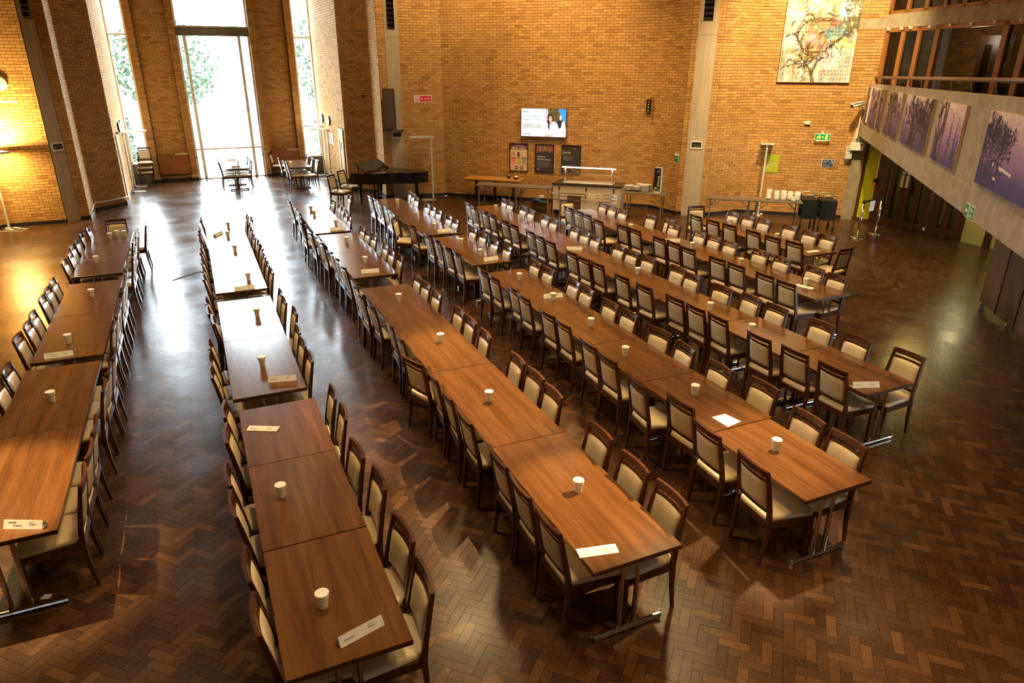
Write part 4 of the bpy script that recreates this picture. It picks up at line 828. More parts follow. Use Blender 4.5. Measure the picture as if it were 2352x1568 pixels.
nz = smooth_noise(nx, ny, 20, 26, 5); blend(A, (Y < .17)*(nz > .45)*.9, (.28, .16, .10)); blend(A, (Y < .30)*(Y > .12)*(nz > .66)*.8, (.30, .10, .08)); blend(A, ell(X, Y, .40, .155, .04, .06), (.5, .02, .03))
def b3(t):
    put_text(t, 'ResLife', .065, -.0155, .60, .075, 'ink_white', .012); put_text(t, 'Kent', .36, -.0155, .74, .04, 'ink_white', .01, 'logo')
    for k in range(6): obj('text_line', MB().box(.06, .30+.04*((k*5) % 3), -.0162, -.0150, .53-k*.025, .536-k*.025), 'ink_grey', t)
poster(3.885, 'framed black ResLife poster behind the counter under the screen', A, b3)
# traffic-light sound monitor
t = wall_thing('sound_monitor', 'black box with red, amber and green lamps high on the screen wall', 'monitor', *TVW, 6.36, 2.77); obj('case', MB().box(0, .13, -.11, 0, 0, .34), 'black', t)
P('green_led', (.1, .9, .1), .4, emit=.2)
for z, m in ((.28, 'red_led'), (.20, 'amber_led'), (.12, 'green_led'), (.03, 'amber_led')): obj('lamp', MB().cbox((.065, -.113, z), (.028, .01, .028)), m, t)
obj('cable', MB().tube([(.09, -.02, .34), (.13, -.03, .42), (.20, -.02, .38), (.21, -.015, .1), (.205, -.012, -.35)], .006, 6), 'black', t)
t = wall_thing('double_socket', 'pale double wall socket low on the screen wall', 'socket', *TVW, 3.20, .10); obj('plate', MB().box(0, .15, -.012, 0, 0, .09), 'white_paint', t)
for x in (.04, .11): obj('plug', MB().cbox((x, -.03, .045), (.04, .036, .045)), 'cream_frame', t)
# no smoking sign
t = wall_thing('no_smoking_sign', 'red and white sign reading No smoking on the brick wall', 'sign', *NSW, .38, 2.925)
obj('board', MB().box(0, .56, -.008, 0, 0, .2), 'white_sign', t); obj('red_field', MB().box(.185, .545, -.0095, -.008, .018, .182), 'red_sign', t); put_text(t, 'No smoking', .205, -.0105, .078, .066, 'white_sign', .02)
rg_ = MB()
for k in range(20):
    a0, a1 = 2*PI*k/20, 2*PI*(k+1)/20
    for r0, r1 in ((.058, .076),): rg_.add([(.095+r0*math.cos(a0), -.0095, .1+r0*math.sin(a0)), (.095+r1*math.cos(a0), -.0095, .1+r1*math.sin(a0)), (.095+r1*math.cos(a1), -.0095, .1+r1*math.sin(a1)), (.095+r0*math.cos(a1), -.0095, .1+r0*math.sin(a1))], [(0, 1, 2, 3)])
rg_.add([(.045, -.0095, .14), (.055, -.0095, .15), (.145, -.0095, .06), (.135, -.0095, .05)], [(0, 1, 2, 3)]); obj('prohibition_ring', rg_, 'red_sign', t)
obj('cigarette', MB().box(.07, .125, -.0092, -.0085, .075, .09), 'ink_black', t)
# clock and lettering on the left wall
t = wall_thing('wall_clock', 'round white wall clock cut by the left picture edge', 'clock', *LWL, .60, 3.54); obj('rim', MB().lathe([(.155, 0), (.17, .005), (.17, .035), (.15, .04)], n=28), 'white_paint', t, True).matrix_local = RX90
d_ = obj('dial', MB().lathe([(0, .037), (.152, .037)], n=28, cap=False), 'paper', t); d_.matrix_local = RX90
obj('hand', MB().box(-.005, .005, -.041, -.039, 0, .10), 'ink_black', t); obj('hand', MB().box(-.08, .0, -.041, -.039, -.005, .005), 'ink_black', t)
for k in range(12): a_ = k*PI/6; obj('hour_mark', MB().cbox((.128*math.sin(a_), -.039, .128*math.cos(a_)), (.012, .002, .012)), 'ink_grey', t)
t = wall_thing('wall_lettering', 'pale raised letters reading Smoking on the left brick wall', 'lettering', *LWL, .34, 3.085); put_text(t, 'No', 0, -.002, 0, .10, 'white_paint', .03); put_text(t, 'Smoking', .19, -.002, 0, .10, 'white_paint', .03)
# green first aid notice
t = wall_thing('green_notice', 'small green and white notice on the brick return right of the screen wall', 'notice', *RETW, .95, 1.44); obj('board', MB().box(0, .17, -.006, 0, 0, .27), 'white_sign', t); obj('green_field', MB().box(.006, .164, -.0075, -.006, .02, .20), 'green_sign', t); obj('text_line', MB().box(.05, .15, -.009, -.0075, .13, .145), 'white_sign', t); obj('text_line', MB().box(.06, .12, -.008, -.006, .225, .245), 'ink_grey', t)
# painting
t = wall_thing('abstract_painting', 'large golden and green abstract painting on squared canvas, high on the right wall', 'painting', *PWL, .57, 3.60)
PWd, PHt = 1.815, 2.55; nx, ny = 170, 240; X, Y = grid(nx, ny); A = np.zeros((ny, nx, 3)); Yv = Y*PHt/2.0   # Yv: 1 = picture edge of the photograph
n1 = smooth_noise(nx, ny, 9, 13, 1); n2 = smooth_noise(nx, ny, 22, 30, 2); n3 = smooth_noise(nx, ny, 45, 60, 3); n4 = smooth_noise(nx, ny, 14, 40, 8)
A[:] = (.80, .72, .52)
blend(A, np.clip((Yv-.45)*2.2, 0, 1)*(n1 > .35)*.8, (.82, .55, .17)); blend(A, (n2 > .58)*.6, (.86, .80, .68)); blend(A, (X > .78)*(Yv > .62)*(n2 > .3)*.85, (.16, .15, .03)); blend(A, (X > .72)*(Yv > .80)*(n3 > .55)*.7, (.55, .62, .60))
blend(A, (Yv < .42)*(X < .45)*(n2 > .42)*.75, (.42, .42, .14)); blend(A, (Yv < .25)*(X < .5)*(n3 > .55)*.7, (.70, .66, .50)); blend(A, (abs(Yv-.54) < .06)*(X < .3)*.7, (.85, .80, .66)); blend(A, (abs(Yv-.47) < .05)*(X > .75)*.8, (.60, .62, .25))
blend(A, ell(X, Yv, .48, .62, .28, .34, .6)*(n2 > .38)*.8, (.55, .28, .05)); blend(A, ell(X, Yv, .47, .46, .24, .22, .5)*(n3 > .45)*.75, (.40, .17, .04)); blend(A, ell(X, Yv, .52, .46, .12, .05, .6)*.8, (.62, .38, .35)); blend(A, ell(X, Yv, .48, .36, .16, .08, .5)*.7, (.80, .42, .05))
blend(A, ell(X, Yv, .72, .60, .15, .16, .35)*.85, (.30, .50, .38)); blend(A, ell(X, Yv, .70, .72, .10, .06, .4)*.8, (.45, .14, .06)); blend(A, ell(X, Yv, .74, .64, .06, .04, .4)*.9, (.10, .28, .30)); blend(A, ell(X, Yv, .82, .53, .09, .03, .4)*.8, (.62, .60, .10))
blend(A, (X > .55)*(Yv < .40)*1.0*np.clip((X-.5)*8, 0, 1), (.80, .76, .58))
rs = np.random.RandomState(4)
for k in range(46):
    x0, y0 = rs.uniform(.2, .75), rs.uniform(.22, .85); a_ = rs.uniform(0, 6.28); pts = [(x0, y0)]
    for j in range(4): a_ += rs.uniform(-.7, .7); pts.append((pts[-1][0]+.05*math.cos(a_), pts[-1][1]+.05*math.sin(a_)))
    stroke(A, X, Yv, pts, rs.uniform(.006, .014), [(.16, .07, .02), (.30, .13, .02), (.62, .35, .05), (.10, .16, .08)][k % 4])
for cx, cy, rr in ((.47, .50, .22), (.52, .42, .16), (.46, .58, .26)):
    stroke(A, X, Yv, [(cx+rr*math.cos(q), cy+rr*.8*math.sin(q)) for q in np.linspace(2.2, 6.0, 14)], .012, (.14, .07, .02))
stroke(A, X, Yv, [(.48, 0), (.47, .12), (.52, .28), (.62, .42), (.80, .55)], .022, (.09, .08, .03)); stroke(A, X, Yv, [(.48, .10), (.36, .24), (.26, .34)], .016, (.14, .07, .02)); stroke(A, X, Yv, [(.50, .0), (.44, .16)], .03, (.20, .16, .06))
for r_ in range(7):
    for c_ in range(9):
        x0, y0 = .60+c_*.043+rs.uniform(-.01, .01), .03+r_*.052; stroke(A, X, Yv, [(x0, y0), (x0+rs.uniform(.003, .02), y0+.028)], .007, [(.08, .36, .32), (.72, .32, .06), (.35, .40, .06), (.55, .20, .30)][(r_*3+c_) % 4])
gl = np.minimum(abs((X*12.5) % 1-.5), abs((Yv*12.5) % 1-.5)); blend(A, (gl > .485)*0.0, (0, 0, 0)); blend(A, ((abs((X*12.5) % 1) < .085)+(abs((Yv*12.5) % 1) < .07) > 0)*.45, (.90, .84, .66))
for cx, cy, rx, ry, c in ((.12, .80, .14, .20, (.86, .80, .70)), (.38, .96, .12, .12, (.78, .84, .86)), (.80, .88, .10, .16, (.62, .78, .82)), (.55, .90, .10, .08, (.80, .70, .70)), (.62, .62, .07, .09, (.20, .48, .52)), (.40, .55, .09, .07, (.80, .62, .66)), (.14, .30, .10, .08, (.84, .84, .80)), (.10, .10, .12, .10, (.62, .74, .62)), (.30, .12, .07, .06, (.86, .86, .82)), (.88, .60, .10, .08, (.12, .08, .03)), (.68, .30, .2, .16, (.86, .85, .78))):
    blend(A, ell(X, Yv, cx, cy, rx, ry, .5)*(n3 > .32)*.8, c)
for k in range(60):
    x0, y0 = rs.uniform(.1, .85), rs.uniform(.2, 1.1); a_ = rs.uniform(0, 6.28); stroke(A, X, Yv, [(x0, y0), (x0+.035*math.cos(a_), y0+.035*math.sin(a_)), (x0+.06*math.cos(a_+.5), y0+.06*math.sin(a_+.5))], rs.uniform(.005, .012), [(.20, .10, .03), (.55, .30, .06), (.16, .30, .28), (.75, .55, .50), (.10, .07, .03)][k % 5])
tile = np.random.RandomState(12).rand(20, 14); tt = tile[(Yv*12.5).astype(int) % 20, (X*12.5).astype(int) % 14][..., None]
A = np.clip(A*(.78+.42*tt), 0, 1)**1.2*.72*np.array((1, 1.02, 1.35))
obj('stretcher', MB().box(0, PWd, -.05, 0, 0, PHt), 'panel_wood', t); picture(t, 'canvas', .008, PWd-.008, .008, PHt-.008, -.052, A, 'printed_canvas')
# exit sign
t = wall_thing('exit_sign', 'lit green emergency exit sign with running man and arrow', 'sign', *PWL, 1.75, 2.115)
obj('case', MB().box(0, .39, -.09, -.03, 0, .185), 'white_paint', t); obj('bracket', MB().box(.16, .22, -.08, 0, .185, .24), 'lamp_grey', t)
P('exit_green', (.0, .26, .08), .4, emit=.25); P('exit_yellow', (1, .5, .05), .4, emit=.55)
obj('face', MB().box(.012, .378, -.0925, -.09, .018, .17), 'exit_green', t)
m_ = MB()
def q4(m, pts): m.add([(x, -.094, z) for x, z in pts], [tuple(range(len(pts)))])
q4(m_, [(.06, .065), (.10, .075), (.125, .125), (.10, .135)]); q4(m_, [(.10, .075), (.075, .035), (.055, .04), (.085, .085)]); q4(m_, [(.095, .08), (.13, .07), (.125, .035), (.145, .035), (.15, .08), (.105, .1)]); q4(m_, [(.12, .125), (.15, .10), (.145, .09), (.11, .11)]); q4(m_, [(.10, .13), (.065, .115), (.06, .095), (.07, .095), (.08, .11)])
q4(m_, [(.123+.014*math.cos(k*PI/4), .15+.012*math.sin(k*PI/4)) for k in range(8)]); q4(m_, [(.17, .085), (.21, .085), (.21, .105), (.17, .105)]); q4(m_, [(.205, .065), (.24, .095), (.205, .125)]); q4(m_, [(.27, .035), (.33, .035), (.33, .155), (.27, .155)])
obj('running_man', m_, 'exit_yellow', t); obj('lamp_strip', MB().box(.05, .34, -.075, -.045, -.006, 0), 'exit_lamp', t)
t = wall_thing('detector_box', 'small white box on the golden wall above the exit sign', 'box', *PWL, 1.44, 2.53); obj('box', MB().box(0, .15, -.05, 0, 0, .085), 'white_paint', t); obj('cover_line', MB().box(.01, .14, -.052, -.05, .012, .018), 'lamp_grey', t)
t = wall_thing('wayfinding_sign', 'lime green direction sign behind the tall lamp', 'sign', *PWL, .53, 1.20); obj('panel', MB().box(0, .40, -.012, 0, 0, .50), 'lime', t)
ar = MB(); ar.box(.05, .12, -.0135, -.012, .438, .446); ar.add([(.09, -.0135, .465), (.098, -.0135, .47), (.125, -.0135, .442), (.098, -.0135, .414), (.09, -.0135, .419), (.113, -.0135, .442)], [(0, 1, 2, 5), (5, 2, 3, 4)]); obj('arrow', ar, 'ink_white', t)
for z, wd in ((.345, .06), (.285, .08), (.255, .28), (.215, .22), (.175, .30), (.12, .12)): obj('text_line', MB().box(.05, .05+wd, -.0132, -.012, z, z+.010), 'ink_white', t)
t = wall_thing('accessible_route_sign', 'navy blue accessible route sign with wheelchair symbol on the golden wall', 'sign', *PWL, 2.05, 1.405); obj('frame', MB().box(0, .31, -.012, 0, 0, .215), 'white_sign', t); obj('panel', MB().box(.01, .30, -.0135, -.012, .01, .205), 'navy', t)
put_text(t, 'Accessible', .03, -.0142, .155, .034, 'white_sign', .01); put_text(t, 'route', .03, -.0142, .115, .034, 'white_sign', .01)
wc = MB()
for k in range(12):
    a0, a1 = -PI*.9+2*PI*k/16, -PI*.9+2*PI*(k+1)/16; wc.add([(.245+.03*math.cos(a0), -.0142, .135+.03*math.sin(a0)), (.245+.038*math.cos(a0), -.0142, .135+.038*math.sin(a0)), (.245+.038*math.cos(a1), -.0142, .135+.038*math.sin(a1)), (.245+.03*math.cos(a1), -.0142, .135+.03*math.sin(a1))], [(0, 1, 2, 3)])
wc.box(.238, .248, -.0145, -.0138, .14, .185).box(.243, .275, -.0145, -.0138, .138, .147).add([(.27, -.0142, .14), (.278, -.0142, .145), (.288, -.0142, .105), (.28, -.0142, .10)], [(0, 1, 2, 3)]); obj('wheelchair_symbol', wc, 'white_sign', t)
for z, wd in ((.065, .10), (.04, .12)): obj('text_line', MB().box(.03, .03+wd, -.0145, -.0138, z, z+.008), 'ink_grey', t)
obj('arrow', MB().add([(.15, -.0142, .03), (.16, -.0142, .03), (.19, -.0142, .07), (.18, -.0142, .075)], [(0, 1, 2, 3)]), 'white_sign', t)
# call box, speaker and cctv at the end of the wall
t = wall_thing('intercom_speaker', 'grey wall speaker box with a white plate below it beside the pier', 'speaker', *PWL, 2.60, 1.66); obj('case', MB().box(0, .16, -.12, 0, 0, .33), 'lamp_grey', t); obj('grille', MB().box(.03, .13, -.125, -.12, .2, .3), 'grey_ext', t); obj('plate', MB().box(.03, .12, -.02, 0, -.1, -.02), 'white_paint', t)
t = wall_thing('junction_box', 'cream junction box with two pale conduits beside the gallery end', 'box', *PWL, 2.68, 1.90, .06); obj('case', MB().box(0, .32, -.14, -.02, 0, .20), 'cream_frame', t); obj('switch', MB().box(.25, .29, -.145, -.14, .12, .16), 'black', t)
obj('conduit', MB().tube([(.05, -.03, .2), (.10, -.03, .55)], .012, 6), 'cream_frame', t); obj('conduit', MB().tube([(.10, -.03, .2), (.11, -.03, .55)], .012, 6), 'cream_frame', t)
t = wall_thing('security_camera', 'white bullet security camera at the left end of the gallery parapet', 'camera', *PWL, 2.66, 3.06, .05); obj('housing', MB().tube([(-.16, -.42, -.02), (.16, -.12, .03)], .05, 12), 'white_paint', t, True); obj('lens', MB().tube([(-.175, -.433, -.022), (-.158, -.419, -.02)], .042, 12), 'black', t); obj('sunshield', MB().add([(-.20, -.38, .035), (-.13, -.46, .035), (.19, -.16, .085), (.12, -.08, .085), (-.2, -.38, .045), (-.13, -.46, .045), (.19, -.16, .095), (.12, -.08, .095)], [(0,3,2,1),(4,5,6,7),(0,1,5,4),(1,2,6,5),(2,3,7,6),(3,0,4,7)]), 'white_paint', t); obj('arm', MB().tube([(.05, -.22, -.03), (.08, -.1, -.10), (.08, .0, -.10)], .016, 8), 'white_paint', t)
obj('cable_duct', MB().box(.13, .16, -.05, -.02, -.85, -.05), 'cream_frame', t)
# loudspeaker on the middle pillar
pm = ((5.75, 21.97), (6.13, 21.82))
t = wall_thing('loudspeaker', 'tall brown cloth-fronted loudspeaker hung on the middle pillar', 'loudspeaker', *pm, .06, 2.16, .07)
o = MB(); o.add([(-.18, -.34, 0), (.17, -.34, .0), (.17, -.06, 0), (-.18, -.06, 0), (-.18, -.44, 1.16), (.17, -.44, 1.16), (.17, -.16, 1.18), (-.18, -.16, 1.18)], [(0,3,2,1),(4,5,6,7),(0,1,5,4),(1,2,6,5),(2,3,7,6),(3,0,4,7)]); obj('cabinet', o, 'chair_wood', t)
obj('cloth_front', MB().add([(-.165, -.3425, .02), (.145, -.3425, .02), (.145, -.4395, 1.14), (-.165, -.4395, 1.14)], [(0, 1, 2, 3)]), 'speaker_cloth', t)
obj('bracket', MB().box(-.02, .04, -.2, 0, .9, .95).box(-.02, .04, -.1, 0, .1, .15), 'black', t)
t = wall_thing('wall_shelf', 'narrow dark shelf under the loudspeaker on the middle pillar', 'shelf', *pm, -.02, 2.07, .0); obj('board', MB().box(-.18, .46, -.42, 0, .03, .055), 'chair_wood', t); obj('bracket', MB().box(-.1, -.07, -.3, 0, 0, .03).box(.33, .36, -.3, 0, 0, .03), 'lamp_grey', t)
t = thing('ceiling_sensor', 'small black spotlight clipped on the brick splay behind the piano', 'spotlight', (5.36, 23.19, 3.05), -PI/4); obj('head', MB().tube([(0, -.10, 0), (-.08, -.16, .02)], .04, 8), 'black', t); obj('arm', MB().tube([(0, 0, 0), (0, -.10, 0)], .012, 6), 'black', t)
t.name = 'clip_spotlight'
# canvases on the parapet
BALM = Matrix.Translation((G0.x, G0.y, 0))
def branches(A, X, Y, asp, rs, x, y, a, ln, w, depth, col):
    x1, y1 = x+ln*math.cos(a)/asp, y+ln*math.sin(a); stroke(A, X, Y, [(x, y), (x1, y1)], max(w, .0085), col, asp)
    if depth:
        for k in range(2 if rs.rand() < .75 else 3): branches(A, X, Y, asp, rs, x1, y1, a+rs.uniform(-.65, .65), ln*rs.uniform(.62, .88), w*.7, depth-1, col)
def tree_print(wd, seed, kind):
    nx = max(34, min(230, int(wd*110))); ny = 100; X, Y = grid(nx, ny); A = np.zeros((ny, nx, 3)); asp = wd/.85; rs = np.random.RandomState(seed)
    top, mid, low = (.70, .53, .45), (.40, .22, .38), (.07, .05, .16)
    for i in range(3): A[..., i] = np.where(Y > .5, mid[i]+(top[i]-mid[i])*np.clip((Y-.5)*2, 0, 1), low[i]+(mid[i]-low[i])*Y*2)
    n_ = smooth_noise(nx, ny, max(3, int(16*asp)), 30, seed); A *= (.8+.4*n_)[..., None]
    if kind == 'branch':
        for k in range(max(4, int(9*asp))): branches(A, X, Y, asp, rs, rs.uniform(-.1, 1.1), rs.uniform(-.1, .45), rs.uniform(.5, 2.6), .20, .022, 6, (.035, .022, .04))
        for k in range(max(2, int(3.2*asp))): branches(A, X, Y, asp, rs, rs.uniform(-.05, 1.05), rs.uniform(-.1, .2), rs.uniform(.8, 2.3), .28, .055, 6, (.014, .009, .012))
        blend(A, (Y < .45)*(n_ > .40)*.6, (.04, .028, .06))
    elif kind == 'spire':
        for k in range(int(5*asp)+2):
            cx = rs.uniform(0, 1); hh = rs.uniform(.5, .95)
            blend(A, (abs(X-cx)*asp < .12*(1-Y/hh))*(Y < hh)*(smooth_noise(nx, ny, int(40*asp)+2, 50, seed+k) > .42)*.75, (.06, .04, .14))
    else:
        blend(A, np.clip(.42-Y+.1*(n_-.5), 0, .25)*3.2, (.055, .045, .16)); blend(A, (Y > .42)*(Y < .66)*(n_ > .5)*.5, (.26, .15, .32))
        n5 = smooth_noise(nx, ny, int(30*asp), 40, seed+9); blend(A, (X*asp < .75)*(Y < .82-.5*X*asp*.6)*(n5 > .40)*.8, (.04, .025, .07))
        for k in range(14): branches(A, X, Y, asp, rs, rs.uniform(-.02, .30), rs.uniform(0, .2), rs.uniform(1.1, 2.0), .2, .014, 6, (.03, .02, .05))
        for x0, y0, w_ in ((.40, .30, .09), (.28, .16, .02), (.22, .33, .012), (.34, .30, .015)): blend(A, (abs(X-x0) < w_)*(abs(Y-y0+.25*(X-x0)) < .018)*1.0, (.75, .62, .62))
    return A
NM = ('narrowest tree photograph canvas at the far end of the gallery parapet', 'second tree photograph canvas from the far end of the gallery parapet', 'third tree photograph canvas from the far end, narrow', 'fourth tree photograph canvas from the far end, narrow', 'fifth tree photograph canvas from the far end of the parapet', 'wide canvas of black bare branches on the gallery parapet', 'narrow canvas of a purple tree right of the branches canvas', 'canvas of purple spiky trees left of the largest parapet canvas', 'largest parapet canvas, a misty purple valley cut by the picture edge')
for k, (s0, s1, kind) in enumerate(((.50, .88, 'branch'), (1.15, 2.39, 'branch'), (2.60, 3.11, 'branch'), (3.70, 4.18, 'branch'), (4.37, 5.39, 'branch'), (5.80, 8.07, 'branch'), (8.58, 9.05, 'branch'), (9.12, 10.06, 'spire'), (11.18, 13.7, 'valley'))):
    t = thing('canvas_print', NM[k], 'canvas print', gp(s0, .002, 2.66), GRZ+(0 if sgn < 0 else PI), 'tree photograph canvases on the gallery parapet')
    wd = s1-s0; xa, xb = (0, wd) if sgn < 0 else (-wd, 0)
    obj('stretcher', MB().box(xa, xb, -.04, 0, 0, .855), 'canvas_edge', t); picture(t, 'print', xa, xb, 0, .855, -.0415, tree_print(wd, 20+k, kind), 'printed_canvas')
t = thing('fire_exit_sign', 'green and white Fire exit sign on the gallery edge beam', 'sign', gp(11.06, .027, 2.21), GRZ+(0 if sgn < 0 else PI)); sx = 1 if sgn < 0 else -1
x0 = 0 if sgn < 0 else -.40
obj('board', MB().box(x0, x0+.40, -.006, 0, 0, .172), 'white_sign', t); obj('green_field', MB().box(x0+.008, x0+.392, -.0075, -.006, .008, .164), 'green_sign', t)
m_ = MB(); m_.add([(x0+.03, -.0085, .086), (x0+.075, -.0085, .13), (x0+.075, -.0085, .1), (x0+.12, -.0085, .1), (x0+.12, -.0085, .072), (x0+.075, -.0085, .072), (x0+.075, -.0085, .042)], [(0, 6, 5, 4, 3, 2, 1)]); m_.box(x0+.15, x0+.21, -.009, -.0078, .02, .15); obj('arrow', m_, 'white_sign', t)
m_ = MB().box(x0+.163, x0+.175, -.0095, -.009, .03, .08).box(x0+.185, x0+.197, -.0095, -.009, .04, .09).box(x0+.165, x0+.195, -.0095, -.009, .08, .12).box(x0+.175, x0+.187, -.0095, -.009, .125, .14); obj('figure', m_, 'green_sign', t)
put_text(t, 'Fire', x0+.235, -.0085, .095, .07, 'white_sign', .01); put_text(t, 'exit', x0+.235, -.0085, .03, .07, 'white_sign', .01)
# lettering on the lime door panel (faces the hall)
for z, wd in ((1.72, .10), (1.60, .20), (1.54, .26), (1.48, .28), (1.36, .18), (1.30, .24), (1.24, .19)):
    obj('text_line', MB().box(.10, .10+wd, -.0125, -.010, z, z+.022), 'ink_lime', DO)
def upn(j, n): return 'lowest' if j == 0 else 'topmost' if j == n-1 else ORD[j]+' up'
# ---------------------------------------------------------------- lamps
def floor_lamp(x, y, rz, label, h=1.93, lit=False, ln=.66):
    t = thing('floor_lamp', label, 'lamp', (x, y, 0), rz, 'tall floor lamps with flat heads')
    obj('base', MB().box(-.36, .08, -.13, -.06, 0, .025).box(-.36, .08, .06, .13, 0, .025).box(-.04, .08, -.13, .13, 0, .025), 'lamp_grey', t)
    obj('pole', MB().box(-.025, .025, -.02, .02, .025, h), 'lamp_grey', t)
    hd = obj('lamp_head', MB().box(-ln, .06, -.16, -.13, h, h+.045).box(-ln, .06, .13, .16, h, h+.045).box(-ln, -ln+.03, -.13, .13, h, h+.045).box(.03, .06, -.13, .13, h, h+.045).box(-ln, .06, -.13, .13, h, h+.006), 'lamp_grey', t)
    obj('tube', MB().tube([(-ln+.05, -.06, h+.022), (.02, -.06, h+.022)], .012, 8).tube([(-ln+.05, .06, h+.022), (.02, .06, h+.022)], .012, 8), 'uplight' if lit else 'white_paint', hd)
    obj('switch', MB().cbox((0, -.024, 1.15), (.014, .01, .014)), 'black', t)
    return t
floor_lamp(-4.66, 21.5, PI-.9, 'lit floor lamp at the left picture edge throwing light on the brick wall', 1.93, True)
lamp('floor_lamp_light', 'AREA', (-4.5, 21.3, 2.02), 240, (1, .72, .26), (-4.5, 21.3, 5), shape='RECTANGLE', size=.6, size_y=.2)
lamp('floor_lamp_downlight', 'AREA', (-4.5, 21.3, 1.91), 55, (1, .72, .26), (-4.5, 21.3, 0), shape='RECTANGLE', size=.6, size_y=.2)
floor_lamp(-2.0, 26.33, PI, 'unlit floor lamp in the left window alcove, the nearer of two', 1.93); floor_lamp(-2.0, 27.5, PI, 'unlit floor lamp in the left window alcove, the farther of two', 1.85)
floor_lamp(4.62, 26.7, 0, 'unlit floor lamp in the right window alcove, the nearer of two', 1.80); floor_lamp(4.58, 27.8, 0, 'unlit floor lamp in the right window alcove, the farther of two', 1.83)
floor_lamp(6.80, 21.12, -.12, 'unlit floor lamp right of the piano', 1.92); floor_lamp(14.60, 15.03, -2.3+PI*0, 'unlit floor lamp behind the folding table with bowls', 1.98, ln=.5)
for x, y, sx, lab in ((4.66, 27.6, -1, 'round glowing wall light in the right alcove, the farther of two'), (4.67, 26.3, -1, 'round glowing wall light in the right alcove, the nearer of two'), (-2.05, 25.9, 1, 'round wall light in the left alcove, the nearer of two'), (-2.05, 26.7, 1, 'round wall light in the left alcove, the farther of two')):
    t = thing('wall_light', lab, 'wall light', (x, y, 2.13), 0, 'round wall lights')
    r_ = Matrix.Rotation(-PI/2 if sx < 0 else PI/2, 4, 'Y'); obj('back_plate', MB().lathe([(.15, 0), (.165, .01), (.165, .05), (.15, .055)], n=24), 'black', t).matrix_local = r_
    o = obj('diffuser', MB().lathe([(.15, .055), (.145, .08), (.10, .10), (.0, .108)], n=24, cap=False), 'globe_light', t, True); o.matrix_local = r_
    lamp('wall_light_glow', 'POINT', (x+sx*.2, y, 2.13), 5, (1, .8, .45), shadow_soft_size=.1)
for k, y in enumerate((25.95, 26.35, 26.85)): t = thing('pinned_notice', 'white paper notice on the right alcove wall, %s' % ('nearest of three', 'middle of three', 'farthest of three')[k], 'notice', (4.68, y, 1.30), 0, 'paper notices in the right alcove'); obj('sheet', MB().box(-.01, -.004, 0, .28, 0, .41), 'paper', t); obj('text_line', MB().box(-.011, -.010, .04, .24, .33, .35).box(-.011, -.010, .04, .24, .25, .26), 'ink_grey', t)
# radiator cabinets
for x, lab in ((-1.185, 'orange-brown wooden radiator cabinet on the pier left of the tall window'), (2.72, 'orange-brown wooden radiator cabinet on the pier right of the tall window')):
    t = thing('radiator_cabinet', lab, 'cabinet', (x, 28.42, .29), 0, 'wooden radiator cabinets'); obj('side', MB().box(0, .02, -.2, 0, 0, .67).box(1.01, 1.03, -.2, 0, 0, .67), 'black', t)
    obj('front_panel', MB().box(.02, .515, -.21, -.19, 0, .65), 'panel_wood', t); obj('front_panel', MB().box(.52, 1.01, -.21, -.19, 0, .65), 'panel_wood', t); obj('top', MB().box(0, 1.03, -.21, 0, .65, .67), 'panel_wood', t); obj('grille', MB().box(.6, 1.02, -.2, -.03, .67, .695), 'white_paint', t); obj('bracket', MB().box(.2, .24, -.18, 0, .1, .5).box(.8, .84, -.18, 0, .1, .5), 'black', t)
# ---------------------------------------------------------------- grand piano
AX = Vector((math.cos(math.radians(-46)), math.sin(math.radians(-46)))); KY = Vector((-AX.y, AX.x)); T0 = Vector((4.51, 21.28))-AX*.28-KY*.1
t = thing('grand_piano', 'old black grand piano with turned legs, lid front raised', 'piano', (T0.x, T0.y, 0), math.radians(-46))
out = [(.12, 0), (.62, 0), (.80, .05), (.98, .20), (1.18, .42), (1.42, .58), (1.70, .70), (1.92, .84), (2.04, 1.02), (2.06, 1.22), (1.98, 1.38), (1.85, 1.42), (.12, 1.42)]
obj('case', MB().prism(out, .63, .93), 'piano_black', t)
obj('key_bed', MB().box(-.06, .14, .0, 1.42, .62, .70).box(-.06, .14, 0, .06, .70, .78).box(-.06, .14, 1.36, 1.42, .70, .78), 'piano_black', t)
obj('cheek', MB().add([(x, y, z) for y in (0, .06) for x, z in ((-.06, .70), (-.06, .76), (0, .79), (.03, .86), (.06, .93), (.14, .93), (.14, .70))], [tuple(range(6, -1, -1)), tuple(range(7, 14))]+[(i, (i+1) % 7, 7+(i+1) % 7, 7+i) for i in range(7)]), 'piano_black', t)
obj('cheek', MB().add([(x, y, z) for y in (1.36, 1.42) for x, z in ((-.06, .70), (-.06, .76), (0, .79), (.03, .86), (.06, .93), (.14, .93), (.14, .70))], [tuple(range(6, -1, -1)), tuple(range(7, 14))]+[(i, (i+1) % 7, 7+(i+1) % 7, 7+i) for i in range(7)]), 'piano_black', t)
obj('keyboard', MB().box(-.04, .10, .07, 1.35, .70, .72), 'ceramic', t); obj('fallboard', MB().box(.10, .13, .06, 1.36, .70, .93), 'piano_black', t)
lid = [(p[0]+(.02 if p[0] > .5 else 0), p[1]+(-.015 if p[1] < .9 else .015)) for p in out]; lid = [(max(.55, x), y) for x, y in lid]
obj('lid', MB().prism(lid, .93, .955), 'piano_black', t)
obj('raised_lid_front', MB().add([(.56, .03, .965), (.56, 1.39, .965), (.17, 1.39, 1.20), (.17, .03, 1.20), (.565, .03, .99), (.565, 1.39, .99), (.18, 1.39, 1.222), (.18, .03, 1.222)], [(0,3,2,1),(4,5,6,7),(0,1,5,4),(1,2,6,5),(2,3,7,6),(3,0,4,7)]), 'piano_black', t)
